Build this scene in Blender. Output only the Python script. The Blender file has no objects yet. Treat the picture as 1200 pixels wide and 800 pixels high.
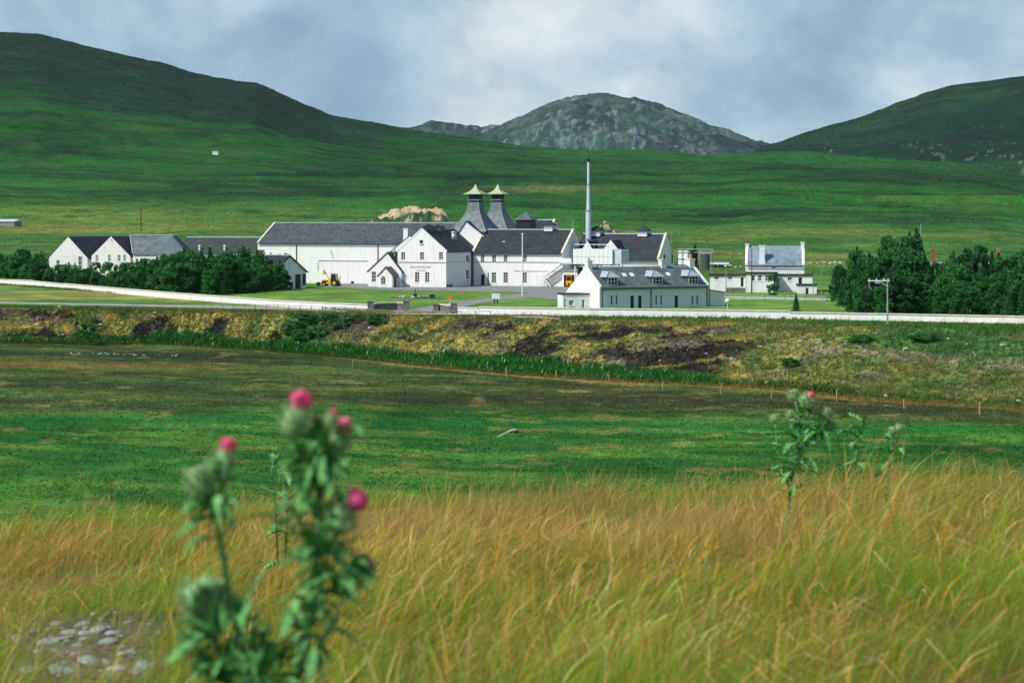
import bpy, math, random
import numpy as np
from mathutils import Vector, Matrix
R = math.radians
random.seed(7)
rng = np.random.default_rng(11)
C = bpy.context.scene.collection
scene = bpy.context.scene

# ------------------------------------------------------------------ camera, sky, sun, exposure
F = 2333.33      # focal length in photo pixels (70 mm on 36 mm film, 1200 px)
H = 12.4         # eye height above the distillery yard
YH = 260.0       # row of the horizon
cam_d = bpy.data.cameras.new('camera')
cam = bpy.data.objects.new('camera', cam_d); C.objects.link(cam)
cam.location = (0, 0, H); cam.rotation_euler = (R(90), 0, 0)
cam_d.lens = 70; cam_d.sensor_width = 36; cam_d.shift_y = -(400-YH)/1200
cam_d.clip_start = 0.1; cam_d.clip_end = 30000
cam_d.dof.use_dof = True; cam_d.dof.focus_distance = 330; cam_d.dof.aperture_fstop = 7.6
scene.camera = cam

SUN_AZ = 58.0    # degrees to the left of the direction from the scene back to the camera
SUN_EL = 45.0
sdir = Vector((-math.sin(R(SUN_AZ))*math.cos(R(SUN_EL)), -math.cos(R(SUN_AZ))*math.cos(R(SUN_EL)), math.sin(R(SUN_EL))))
sun_d = bpy.data.lights.new('sun', 'SUN'); sun_d.energy = 4.6; sun_d.angle = R(0.5); sun_d.color = (1.0, 0.965, 0.9)
sun = bpy.data.objects.new('sun', sun_d); C.objects.link(sun)
sun.rotation_euler = (-sdir).to_track_quat('-Z', 'Y').to_euler(); sun.location = (-60, -30, 80)

w = bpy.data.worlds.new("World"); scene.world = w; w.use_nodes = True
nt = w.node_tree; N = nt.nodes; Lk = nt.links
for n in list(N): N.remove(n)
out = N.new('ShaderNodeOutputWorld'); bg = N.new('ShaderNodeBackground')
bg.inputs['Strength'].default_value = 0.09
sky = N.new('ShaderNodeTexSky'); sky.sky_type = 'NISHITA'; sky.sun_disc = False
sky.sun_elevation = R(SUN_EL)
sky.sun_rotation = math.atan2(sdir.x, sdir.y)
sky.air_density = 1.0; sky.dust_density = 1.5; sky.ozone_density = 1.5
tc = N.new('ShaderNodeTexCoord')
sep = N.new('ShaderNodeSeparateXYZ'); Lk.new(tc.outputs['Generated'], sep.inputs[0])
def wn(scale, detail, rough, loc, sc):
    mp = N.new('ShaderNodeMapping'); mp.inputs['Scale'].default_value = sc; mp.inputs['Location'].default_value = loc
    Lk.new(tc.outputs['Generated'], mp.inputs[0])
    n = N.new('ShaderNodeTexNoise'); n.inputs['Scale'].default_value = scale; n.inputs['Detail'].default_value = detail
    n.inputs['Roughness'].default_value = rough; n.inputs['Distortion'].default_value = 0.3
    Lk.new(mp.outputs[0], n.inputs['Vector']); return n.outputs['Fac']
def ramp(fac, stops, interp='LINEAR'):
    r = N.new('ShaderNodeValToRGB'); e = r.color_ramp.elements
    while len(e) < len(stops): e.new(0.5)
    for k, (p, c) in enumerate(stops): e[k].position = p; e[k].color = (*c, 1)
    Lk.new(fac, r.inputs[0]); return r.outputs[0]
def mixc(f, a, b, mode='MIX'):
    m = N.new('ShaderNodeMix'); m.data_type = 'RGBA'; m.blend_type = mode
    if isinstance(f, float): m.inputs[0].default_value = f
    else: Lk.new(f, m.inputs[0])
    Lk.new(a, m.inputs[6])
    if isinstance(b, tuple): m.inputs[7].default_value = (*b, 1)
    else: Lk.new(b, m.inputs[7])
    return m.outputs[2]
# cloud deck: grey-blue body with paler billows
n1 = wn(7.0, 8, 0.56, (3.1, 0.4, 1.35), (1, 1, 1.35))
n2 = wn(15.0, 8, 0.55, (1.2, 4.4, 0.2), (1, 1, 1.2))
n3 = wn(4.5, 3, 0.5, (7.2, 0.4, 2.9), (1, 1, 1.6))
def boost(fac, d, r0, amt):     # a thicker billow standing in one quarter of the sky
    v = N.new('ShaderNodeVectorMath'); v.operation = 'DISTANCE'; Lk.new(tc.outputs['Generated'], v.inputs[0]); v.inputs[1].default_value = Vector(d).normalized()
    m = N.new('ShaderNodeMapRange'); m.interpolation_type = 'SMOOTHSTEP'; m.inputs['From Min'].default_value = 0; m.inputs['From Max'].default_value = r0; m.inputs['To Min'].default_value = amt; m.inputs['To Max'].default_value = 0
    Lk.new(v.outputs['Value'], m.inputs['Value']); a = N.new('ShaderNodeMath'); a.operation = 'ADD'; Lk.new(fac, a.inputs[0]); Lk.new(m.outputs[0], a.inputs[1]); return a.outputs[0]
n4 = wn(30.0, 8, 0.6, (5.2, 1.1, 0.7), (1, 1, 1.1))
def addn(a_, b_, k):
    m = N.new('ShaderNodeMath'); m.operation = 'MULTIPLY_ADD'; Lk.new(b_, m.inputs[0]); m.inputs[1].default_value = k; Lk.new(a_, m.inputs[2])
    s = N.new('ShaderNodeMath'); s.operation = 'SUBTRACT'; Lk.new(m.outputs[0], s.inputs[0]); s.inputs[1].default_value = k*.5; return s.outputs[0]
n1 = addn(n1, n4, .34)
n1 = boost(n1, (-0.005, 1, 0.05), 0.085, 0.15); n1 = boost(n1, (0.205, 1, 0.08), 0.05, 0.12); n1 = boost(n1, (-0.13, 1, 0.10), 0.07, 0.05)
n1 = boost(n1, (-0.07, 1, 0.055), 0.05, -0.10); n1 = boost(n1, (0.13, 1, 0.055), 0.07, -0.07)
cl = ramp(n1, [(0.34, (3.2, 4.9, 6.5)), (0.44, (4.0, 5.7, 7.2)), (0.54, (5.1, 6.7, 7.9)), (0.68, (7.6, 8.5, 9.1))])
cl2 = ramp(n2, [(0.35, (0.88, 0.90, 0.92)), (0.7, (1.18, 1.15, 1.12))])
cloud = mixc(1.0, cl, cl2, 'MULTIPLY')
hole = ramp(n3, [(0.28, (0.35, 0.35, 0.35)), (0.46, (1, 1, 1))])
blue = mixc(1.0, sky.outputs[0], (0.9, 1.15, 1.5), 'MULTIPLY')   # unseen sky overhead cleared and tinted blue, shaped to cool the fill on shaded walls
over = ramp(sep.outputs[2], [(0.20, (1, 1, 1)), (0.50, (0.25, 0.25, 0.25))])
cover = mixc(1.0, hole, over, 'MULTIPLY')
col = mixc(cover, blue, cloud)
Lk.new(col, bg.inputs[0]); Lk.new(bg.outputs[0], out.inputs[0])

scene.view_settings.view_transform = 'Standard'; scene.view_settings.look = 'None'
scene.view_settings.exposure = 0.0; scene.view_settings.gamma = 1.0
scene.view_settings.use_curve_mapping = False
scene.render.engine = 'CYCLES'
scene.cycles.use_denoising = True
scene.cycles.max_bounces = 6; scene.cycles.diffuse_bounces = 3; scene.cycles.transparent_max_bounces = 6
scene.cycles.use_adaptive_sampling = True

# ------------------------------------------------------------------ helpers
def X(px, D): return (px-600.0)/F*D
def Z(py, D): return H-(py-YH)/F*D
def DG(py, z=0.0): return F*(H-z)/(py-YH)
def lin(r, g, b):
    f = lambda c: (c/255/12.92) if c/255 <= 0.04045 else ((c/255+0.055)/1.055)**2.4
    return (f(r), f(g), f(b))

class MB:
    """collects shapes and links them as one mesh object"""
    def __init__(s): s.v = []; s.f = []; s.M = None
    def pts(s, P):
        k = len(s.v)
        s.v += [tuple((s.M @ Vector(p)) if s.M else p) for p in P]; return k
    def poly(s, P): k = s.pts(P); s.f.append(tuple(range(k, k+len(P)))); return s
    def hexa(s, P):  # 0-3 bottom ccw, 4-7 top
        k = s.pts(P)
        for q in ((3,2,1,0),(4,5,6,7),(0,1,5,4),(1,2,6,5),(2,3,7,6),(3,0,4,7)): s.f.append(tuple(k+i for i in q))
        return s
    def box(s, a, b):
        (x0,y0,z0),(x1,y1,z1) = a, b
        return s.hexa([(x0,y0,z0),(x1,y0,z0),(x1,y1,z0),(x0,y1,z0),(x0,y0,z1),(x1,y0,z1),(x1,y1,z1),(x0,y1,z1)])
    def extr(s, prof, axis, a, b):  # prof: list of 2D points, extruded along axis from a to b
        def P(p, t): return (t, p[0], p[1]) if axis == 'x' else (p[0], t, p[1]) if axis == 'y' else (p[0], p[1], t)
        n = len(prof); k = s.pts([P(p, a) for p in prof]+[P(p, b) for p in prof])
        s.f.append(tuple(range(k, k+n))); s.f.append(tuple(reversed(range(k+n, k+2*n))))
        for i in range(n): j = (i+1) % n; s.f.append((k+j, k+i, k+n+i, k+n+j))
        return s
    def tube(s, path, rad, n=8, cap=True):
        rad = rad if hasattr(rad, '__len__') else [rad]*len(path)
        P = [Vector(p) for p in path]; rings = []
        for i, p in enumerate(P):
            d = (P[min(i+1, len(P)-1)]-P[max(i-1, 0)]).normalized()
            a = d.orthogonal() if i == 0 else (a - d*a.dot(d)); a.normalize(); b = d.cross(a)
            rings.append(s.pts([p+(a*math.cos(2*math.pi*j/n)+b*math.sin(2*math.pi*j/n))*max(rad[i], 1e-5) for j in range(n)]))
        for i in range(len(P)-1):
            for j in range(n):
                q = (j+1) % n; s.f.append((rings[i]+j, rings[i]+q, rings[i+1]+q, rings[i+1]+j))
        if cap:
            s.f.append(tuple(rings[0]+j for j in reversed(range(n)))); s.f.append(tuple(rings[-1]+j for j in range(n)))
        return s
    def loft(s, secs):  # secs: list of rings of equal point count
        k = [s.pts(r) for r in secs]; n = len(secs[0])
        for i in range(len(secs)-1):
            for j in range(n): q = (j+1) % n; s.f.append((k[i]+j, k[i]+q, k[i+1]+q, k[i+1]+j))
        s.f.append(tuple(k[0]+j for j in reversed(range(n)))); s.f.append(tuple(k[-1]+j for j in range(n)))
        return s
    def ico(s, c, r, squash=(1,1,1), rough=0.0, sub=2):
        import bmesh
        bm = bmesh.new(); bmesh.ops.create_icosphere(bm, subdivisions=sub, radius=1)
        k = s.pts([(c[0]+v.co.x*r*squash[0]*(1+rough*random.uniform(-1,1)), c[1]+v.co.y*r*squash[1]*(1+rough*random.uniform(-1,1)),
                    c[2]+v.co.z*r*squash[2]*(1+rough*random.uniform(-1,1))) for v in bm.verts])
        s.f += [tuple(k+v.index for v in f.verts) for f in bm.faces]; bm.free(); return s
    def build(s, name, mat, parent=None, smooth=False, label=None):
        me = bpy.data.meshes.new(name); me.from_pydata(s.v, [], s.f); me.validate(); me.update()
        if smooth: me.polygons.foreach_set('use_smooth', [True]*len(me.polygons))
        o = bpy.data.objects.new(name, me); C.objects.link(o)
        if mat: me.materials.append(mat)
        if parent: o.parent = parent
        if label: o['label'] = label
        return o
def tag(o, label=None, cat=None, group=None, kind=None):
    for k, v in (('label', label), ('category', cat), ('group', group), ('kind', kind)):
        if v: o[k] = v
    return o
def thing(name, loc, rz, label, cat, group=None):
    o = bpy.data.objects.new(name, None); C.objects.link(o); o.location = loc; o.rotation_euler = (0, 0, rz)
    o.empty_display_size = 0.3
    return tag(o, label, cat, group)
def copy_tree(o, parent=None):
    c = o.copy(); C.objects.link(c)
    if parent: c.parent = parent
    for ch in list(o.children): copy_tree(ch, c)
    return c
def npmesh(name, verts, faces_quads=None, faces_tris=None, mat=None, attrs=None, smooth=False, parent=None):
    me = bpy.data.meshes.new(name)
    me.vertices.add(len(verts)); me.vertices.foreach_set('co', np.asarray(verts, np.float32).ravel())
    loops = []; starts = []; totals = []
    k = 0
    for fa, n in ((faces_quads, 4), (faces_tris, 3)):
        if fa is not None and len(fa):
            fa = np.asarray(fa, np.int32); loops.append(fa.ravel())
            starts.append(k+np.arange(len(fa), dtype=np.int32)*n); totals.append(np.full(len(fa), n, np.int32)); k += fa.size
    L = np.concatenate(loops); S = np.concatenate(starts)
    me.loops.add(len(L)); me.loops.foreach_set('vertex_index', L)
    me.polygons.add(len(S)); me.polygons.foreach_set('loop_start', S)
    if smooth: me.polygons.foreach_set('use_smooth', np.ones(len(S), bool))
    for nm, arr in (attrs or {}).items():
        a = me.color_attributes.new(nm, 'FLOAT_COLOR', 'POINT')
        if arr.shape[1] == 3: arr = np.concatenate([arr, np.ones((len(arr), 1))], 1)
        a.data.foreach_set('color', np.asarray(arr, np.float32).ravel())
    me.update(calc_edges=True)
    o = bpy.data.objects.new(name, me); C.objects.link(o)
    if mat: me.materials.append(mat)
    if parent: o.parent = parent
    return o

# value noise
_perm = np.random.default_rng(5).random((256, 256)).astype(np.float32)
def vnoise(x, y):
    xi = np.floor(x).astype(np.int64); yi = np.floor(y).astype(np.int64)
    fx = x-xi; fy = y-yi; fx = fx*fx*(3-2*fx); fy = fy*fy*(3-2*fy)
    a = _perm[xi & 255, yi & 255]; b = _perm[(xi+1) & 255, yi & 255]; c = _perm[xi & 255, (yi+1) & 255]; d = _perm[(xi+1) & 255, (yi+1) & 255]
    return (a*(1-fx)+b*fx)*(1-fy)+(c*(1-fx)+d*fx)*fy
def fbm(x, y, sc, octv=4, gain=0.5, ox=0.0):
    x = np.asarray(x, float)/sc+ox+17.3; y = np.asarray(y, float)/sc+ox*1.7+5.9; s = 0; a = 1; t = 0
    for k in range(octv): s = s+a*vnoise(x, y); t += a; a *= gain; x = x*2.03+11.1; y = y*2.03+3.7
    return s/t
def sm(a, b, v): t = np.clip((v-a)/(b-a), 0, 1); return t*t*(3-2*t)

# ------------------------------------------------------------------ materials
def mat(name, col, rough=0.8, noise=0.0, nscale=3.0, bump=0.0, bscale=20.0, spec=0.3, col2=None, metal=0.0, coord='Object'):
    m = bpy.data.materials.new(name); m.use_nodes = True; t = m.node_tree; b = t.nodes['Principled BSDF']
    b.inputs['Roughness'].default_value = rough; b.inputs['Specular IOR Level'].default_value = spec; b.inputs['Metallic'].default_value = metal
    b.inputs['Base Color'].default_value = (*col, 1)
    tcn = t.nodes.new('ShaderNodeTexCoord')
    if noise or col2:
        n = t.nodes.new('ShaderNodeTexNoise'); n.inputs['Scale'].default_value = nscale; n.inputs['Detail'].default_value = 6; n.inputs['Roughness'].default_value = 0.65
        t.links.new(tcn.outputs[coord], n.inputs['Vector'])
        r = t.nodes.new('ShaderNodeValToRGB'); c2 = col2 or tuple(c*(1-noise) for c in col); c1 = col if col2 else tuple(min(1, c*(1+noise*0.5)) for c in col)
        r.color_ramp.elements[0].position = 0.36; r.color_ramp.elements[0].color = (*c2, 1)
        r.color_ramp.elements[1].position = 0.62; r.color_ramp.elements[1].color = (*c1, 1)
        t.links.new(n.outputs['Fac'], r.inputs[0]); t.links.new(r.outputs[0], b.inputs['Base Color'])
    if bump:
        n = t.nodes.new('ShaderNodeTexNoise'); n.inputs['Scale'].default_value = bscale; n.inputs['Detail'].default_value = 5
        t.links.new(tcn.outputs[coord], n.inputs['Vector'])
        bp = t.nodes.new('ShaderNodeBump'); bp.inputs['Strength'].default_value = bump; bp.inputs['Distance'].default_value = 0.05
        t.links.new(n.outputs['Fac'], bp.inputs['Height']); t.links.new(bp.outputs[0], b.inputs['Normal'])
    return m
def slate(name, col, var=0.35, moss=None):
    """slate courses: brick texture laid on the slope (object x/y along the roof, z down it), with blotchy weathering"""
    m = bpy.data.materials.new(name); m.use_nodes = True; t = m.node_tree; b = t.nodes['Principled BSDF']
    b.inputs['Roughness'].default_value = 0.65; b.inputs['Specular IOR Level'].default_value = 0.22
    tcn = t.nodes.new('ShaderNodeTexCoord'); sp = t.nodes.new('ShaderNodeSeparateXYZ'); t.links.new(tcn.outputs['Object'], sp.inputs[0])
    ad = t.nodes.new('ShaderNodeMath'); ad.operation = 'ADD'; t.links.new(sp.outputs[0], ad.inputs[0]); t.links.new(sp.outputs[1], ad.inputs[1])
    cb = t.nodes.new('ShaderNodeCombineXYZ'); t.links.new(ad.outputs[0], cb.inputs[0]); t.links.new(sp.outputs[2], cb.inputs[1])
    br = t.nodes.new('ShaderNodeTexBrick'); t.links.new(cb.outputs[0], br.inputs['Vector'])
    br.inputs['Scale'].default_value = 1.0; br.inputs['Brick Width'].default_value = 0.42; br.inputs['Row Height'].default_value = 0.22
    br.inputs['Mortar Size'].default_value = 0.018; br.inputs['Bias'].default_value = 0.0
    br.inputs['Color1'].default_value = (*[c*(1+var) for c in col], 1); br.inputs['Color2'].default_value = (*[c*(1-var) for c in col], 1)
    br.inputs['Mortar'].default_value = (*[c*0.45 for c in col], 1)
    n = t.nodes.new('ShaderNodeTexNoise'); n.inputs['Scale'].default_value = 0.5; n.inputs['Detail'].default_value = 7; n.inputs['Roughness'].default_value = 0.7
    t.links.new(tcn.outputs['Object'], n.inputs['Vector'])
    r = t.nodes.new('ShaderNodeValToRGB'); r.color_ramp.elements[0].position = 0.35; r.color_ramp.elements[0].color = (0.72, 0.74, 0.74, 1)
    r.color_ramp.elements[1].position = 0.7; r.color_ramp.elements[1].color = (1.35, 1.33, 1.28, 1); t.links.new(n.outputs['Fac'], r.inputs[0])
    mx = t.nodes.new('ShaderNodeMix'); mx.data_type = 'RGBA'; mx.blend_type = 'MULTIPLY'; mx.inputs[0].default_value = 1
    t.links.new(br.outputs['Color'], mx.inputs[6]); t.links.new(r.outputs[0], mx.inputs[7]); last = mx.outputs[2]
    if moss:
        n2 = t.nodes.new('ShaderNodeTexNoise'); n2.inputs['Scale'].default_value = 0.35; n2.inputs['Detail'].default_value = 8; n2.inputs['Roughness'].default_value = 0.7
        t.links.new(tcn.outputs['Object'], n2.inputs['Vector'])
        r2 = t.nodes.new('ShaderNodeValToRGB'); r2.color_ramp.elements[0].position = 0.45; r2.color_ramp.elements[1].position = 0.62; t.links.new(n2.outputs['Fac'], r2.inputs[0])
        m2 = t.nodes.new('ShaderNodeMix'); m2.data_type = 'RGBA'; t.links.new(r2.outputs[0], m2.inputs[0]); t.links.new(last, m2.inputs[6]); m2.inputs[7].default_value = (*moss, 1); last = m2.outputs[2]
    t.links.new(last, b.inputs['Base Color'])
    bp = t.nodes.new('ShaderNodeBump'); bp.inputs['Strength'].default_value = 0.6; bp.inputs['Distance'].default_value = 0.02
    t.links.new(br.outputs['Fac'], bp.inputs['Height']); bp.invert = True; t.links.new(bp.outputs[0], b.inputs['Normal'])
    return m
def harl(name, col, dirt, amount=0.5):
    """lime-washed roughcast: grain bump, faint streaks and a grubby splash band near the foot"""
    m = bpy.data.materials.new(name); m.use_nodes = True; t = m.node_tree; b = t.nodes['Principled BSDF']
    b.inputs['Roughness'].default_value = 0.9; b.inputs['Specular IOR Level'].default_value = 0.15
    tcn = t.nodes.new('ShaderNodeTexCoord')
    mp = t.nodes.new('ShaderNodeMapping'); mp.inputs['Scale'].default_value = (1, 1, 0.22); t.links.new(tcn.outputs['Object'], mp.inputs[0])
    n = t.nodes.new('ShaderNodeTexNoise'); n.inputs['Scale'].default_value = 1.1; n.inputs['Detail'].default_value = 8; n.inputs['Roughness'].default_value = 0.72
    t.links.new(mp.outputs[0], n.inputs['Vector'])
    sp = t.nodes.new('ShaderNodeSeparateXYZ'); t.links.new(tcn.outputs['Object'], sp.inputs[0])
    mr = t.nodes.new('ShaderNodeMapRange'); mr.inputs['From Min'].default_value = 0.0; mr.inputs['From Max'].default_value = 0.7
    mr.inputs['To Min'].default_value = 0.16; mr.inputs['To Max'].default_value = 0.0; t.links.new(sp.outputs[2], mr.inputs['Value'])
    ad = t.nodes.new('ShaderNodeMath'); ad.operation = 'ADD'; t.links.new(n.outputs['Fac'], ad.inputs[0]); t.links.new(mr.outputs[0], ad.inputs[1])
    r = t.nodes.new('ShaderNodeValToRGB'); r.color_ramp.elements[0].position = 0.52; r.color_ramp.elements[0].color = (*col, 1)
    r.color_ramp.elements[1].position = 0.82; r.color_ramp.elements[1].color = (*[a*(1-amount)+d*amount for a, d in zip(col, dirt)], 1)
    t.links.new(ad.outputs[0], r.inputs[0]); t.links.new(r.outputs[0], b.inputs['Base Color'])
    g = t.nodes.new('ShaderNodeTexNoise'); g.inputs['Scale'].default_value = 9; g.inputs['Detail'].default_value = 6; t.links.new(tcn.outputs['Object'], g.inputs['Vector'])
    bp = t.nodes.new('ShaderNodeBump'); bp.inputs['Strength'].default_value = 0.5; bp.inputs['Distance'].default_value = 0.05
    t.links.new(g.outputs['Fac'], bp.inputs['Height']); t.links.new(bp.outputs[0], b.inputs['Normal'])
    return m
WHITE = harl('white_harling', (0.76, 0.76, 0.73), (0.40, 0.39, 0.33), 0.7)
WHITE2 = harl('grubby_harling', (0.70, 0.70, 0.66), (0.34, 0.33, 0.28), 0.8)
COPE = mat('cream_coping', (0.62, 0.58, 0.46), 0.9, 0.25, 2.0)
TRIM = mat('white_paint', (0.76, 0.77, 0.75), 0.5, 0.08)
SL_A = slate('weathered_slate', lin(76, 84, 88))
SL_D = slate('dark_slate', lin(50, 57, 62), 0.35)
SL_G = slate('grey_slate', lin(100, 108, 112), 0.25)
SL_M = slate('mossy_slate', lin(60, 68, 68), 0.3, moss=lin(50, 66, 44))
SL_K = slate('kiln_slate', lin(118, 126, 130), 0.25)
LEAD = mat('lead_flashing', lin(140, 147, 153), 0.5, 0.15, 4)
GLASS = mat('dark_glass', (0.02, 0.025, 0.028), 0.08, spec=0.5)
DARK = mat('dark_paint', (0.018, 0.018, 0.02), 0.5)
GREENP = mat('dark_green_timber', lin(30, 62, 60), 0.6, 0.3, 3)
COPPER = mat('weathered_copper', lin(158, 182, 166), 0.6, 0.2, 1.6, col2=lin(166, 164, 104))
PIPE = mat('grey_downpipe', lin(70, 78, 78), 0.5, 0.2)
RED = mat('terracotta', lin(150, 72, 55), 0.8, 0.3, 6)
BUFF = mat('buff_clay', lin(190, 150, 95), 0.8, 0.3, 6)
STEEL = mat('painted_steel', lin(190, 200, 212), 0.45, 0.12, 1.2)
GALV = mat('galvanised_steel', lin(170, 176, 176), 0.4, 0.2, 2.0, metal=0.5)
YEL = mat('yellow_machine_paint', lin(225, 190, 20), 0.4, 0.2, 2.0)
YEL2 = mat('orange_yellow_paint', lin(230, 165, 15), 0.4, 0.15, 2.0)
BLK = mat('black_rubber', (0.015, 0.015, 0.016), 0.8)
STONE = mat('grey_field_stone', lin(125, 125, 118), 0.9, 0, 3.5, 0.8, 8, col2=lin(70, 70, 64))
STONEP = mat('pale_boulder', lin(196, 196, 190), 0.9, 0, 4.0, 0.6, 9, col2=lin(130, 130, 124))
WOOD = mat('grey_timber', lin(140, 135, 120), 0.85, 0.35, 5)
WOODY = mat('raw_pine_stake', lin(178, 142, 88), 0.8, 0.25, 8)
BARK = mat('bark', lin(62, 54, 46), 0.95, 0.4, 8, 0.7, 25)
ORG = mat('orange_enamel', lin(225, 110, 60), 0.4)
# ------------------------------------------------------------------ terrain
ip = lambda v, xs, ys: np.interp(v, xs, ys)
CR_X = [-400, 0, 300, 450, 600, 800, 900, 1000, 1200, 1700]; CR_Y = [356, 360, 365, 369, 373, 376, 379, 381, 386, 392]
TO_X = [-400, 0, 200, 330, 420, 500, 600, 700, 800, 900, 1000, 1200, 1700]; TO_Y = [402, 401, 404, 412, 420, 429, 438, 444, 449, 454, 464, 477, 500]
ZT_X = [-400, 0, 400, 600, 1700]; ZT_Y = [-4.0, -4.2, -5.0, -5.6, -5.6]
LH_X = [-700, -300, 0, 45, 100, 180, 230, 300, 345, 390, 440, 490, 560, 620, 700, 780, 900]
LH_Y = [120, 60, 38, 40, 55, 72, 88, 98, 117, 136, 145, 152, 164, 174, 186, 200, 230]
RH_X = [800, 860, 897, 950, 1000, 1025, 1050, 1080, 1110, 1150, 1195, 1300, 1500, 1900]
RH_Y = [235, 195, 172, 155, 140, 131, 122, 112, 103, 98, 91, 80, 95, 130]
FH_X = [300, 420, 485, 505, 530, 565, 585, 600, 635, 665, 700, 745, 770, 790, 815, 850, 895, 960, 1100]
FH_Y = [190, 165, 148, 145, 147, 152, 149, 142, 126, 117, 111, 114, 124, 131, 140, 153, 169, 185, 200]
RM_X = [-700, 560, 700, 850, 900, 1015, 1160, 1200, 1900]; RM_Y = [172, 174, 178, 180, 178, 182, 192, 202, 215]
HK_Y = [-60, -20, 0, 2.5, 4.5, 6.5, 8.5, 11, 14, 18, 25, 40, 70, 110]
HK_D = [0.6, 0.7, 0.85, 0.98, 1.15, 1.33, 1.50, 1.72, 1.98, 2.8, 4.8, 9.5, 18.5, 30]
def zones(x, y):
    yy = np.maximum(y, 60.0); px = 600+F*x/yy
    p = np.clip(px, -400, 1700)
    zt = ip(p, ZT_X, ZT_Y); Dc = F*H/(ip(p, CR_X, CR_Y)-YH); Dt = F*(H-zt)/(ip(p, TO_X, TO_Y)-YH)
    return px, zt, Dc, Dt
def ground_z(x, y, detail=True):
    x = np.asarray(x, float); y = np.asarray(y, float)
    px, zt, Dc, Dt = zones(x, y)
    u = np.clip((y-Dt)/np.maximum(Dc-Dt, 1), 0, 1)
    lump = (fbm(x, y, 5, 4)-0.5)*1.9 + (fbm(x, y, 1.4, 3, ox=3)-0.5)*0.55
    su = u**0.8*(1-u)*0.25 + u*u*(3-2*u)*0.75 + 0.25*u*u
    zv = zt*(1-np.clip(su, 0, 1)) + lump*np.sin(np.pi*u)**0.6*0.75
    und = (fbm(x, y, 14, 4, ox=9)-0.5)*0.9 + (fbm(x, y, 2.2, 3, ox=4)-0.5)*0.22
    zv = zv + und*sm(0, -8, y-Dt)
    # moor rising behind
    yr = ip(px, RM_X, RM_Y); zr = 12.4+(YH-yr)/F*1700
    m = np.clip((y-455)/(1700-455), 0, 1)
    zm = zr*(m*0.8+0.2*m*m)
    zm = np.where(y > 1700, zr-(y-1700)*0.075, zm)
    mn = sm(460, 700, y)
    zm = zm + mn*((fbm(x, y, 130, 5, ox=1)-0.5)*15*np.clip(y/1300, 0, 1) + (fbm(x, y, 24, 4, 0.6, ox=2)-0.5)*3.6)
    # left hill
    zp = 12.4+(YH-ip(px, LH_X, LH_Y))/F*2400
    u = np.clip((y-950)/(2400-950), 0, 1); z0 = 25+0*y
    zl = z0+(zp-z0)*(0.75*u+0.25*u*u*(3-2*u)); zl = np.where(y > 2400, zp-(y-2400)*0.22, zl)
    zl = zl + sm(950, 1500, y)*((fbm(x, y, 300, 6, 0.55, ox=5)-0.5)*30*(1-0.75*np.exp(-((y-2400)/160)**2)) + (fbm(x, y, 36, 4, 0.6, ox=6)-0.5)*7)
    zl = np.where(y < 950, -50, zl)
    # right hill
    zp = 12.4+(YH-ip(px, RH_X, RH_Y))/F*3000
    u = np.clip((y-1900)/1100, 0, 1); zq = 30+(zp-30)*(0.6*u+0.4*u*u*(3-2*u)); zq = np.where(y > 3000, zp-(y-3000)*0.2, zq)
    zq = zq + sm(1900, 2300, y)*((fbm(x, y, 260, 6, 0.55, ox=8)-0.5)*40*(1-0.8*np.exp(-((y-3000)/200)**2)) + (fbm(x, y, 40, 3, ox=7)-0.5)*6)
    zq = np.where(y < 1900, -50, zq)
    # far hill
    zp = 12.4+(YH-ip(px, FH_X, FH_Y))/F*5200
    u = np.clip((y-3700)/1500, 0, 1); zf = 40+(zp-40)*(0.5*u+0.5*u*u*(3-2*u)); zf = np.where(y > 5200, zp-(y-5200)*0.25, zf)
    rid = np.abs(fbm(x, y, 330, 6, 0.62, ox=12)-0.5)
    zf = zf + sm(3700, 4100, y)*((0.16-rid)*120*(1-0.8*np.exp(-((y-5200)/250)**2)) + (fbm(x, y, 80, 5, 0.65, ox=13)-0.5)*34)
    zf = np.where(y < 3700, -50, zf)
    zb = np.where(y > 1700, np.maximum(np.maximum(zm, 10), np.maximum(np.maximum(zl, zq), zf)), np.maximum(zm, zl))
    z = np.where(y > 455, np.maximum(zb, 0), zv)
    # the bank the camera stands on
    yk = np.maximum(y, -60)
    zh = H - ip(yk, HK_Y, HK_D) + 0.05*x*np.exp(-(x/9.0)**2) + (fbm(x, y, 1.6, 4, ox=20)-0.5)*0.16*sm(1, 4, y) + (fbm(x, y, 0.28, 3, ox=21)-0.5)*0.045
    return np.where(y < 110, np.maximum(z, zh), z)
def gz(x, y): return float(ground_z(np.array([x]), np.array([y]))[0])

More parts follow.
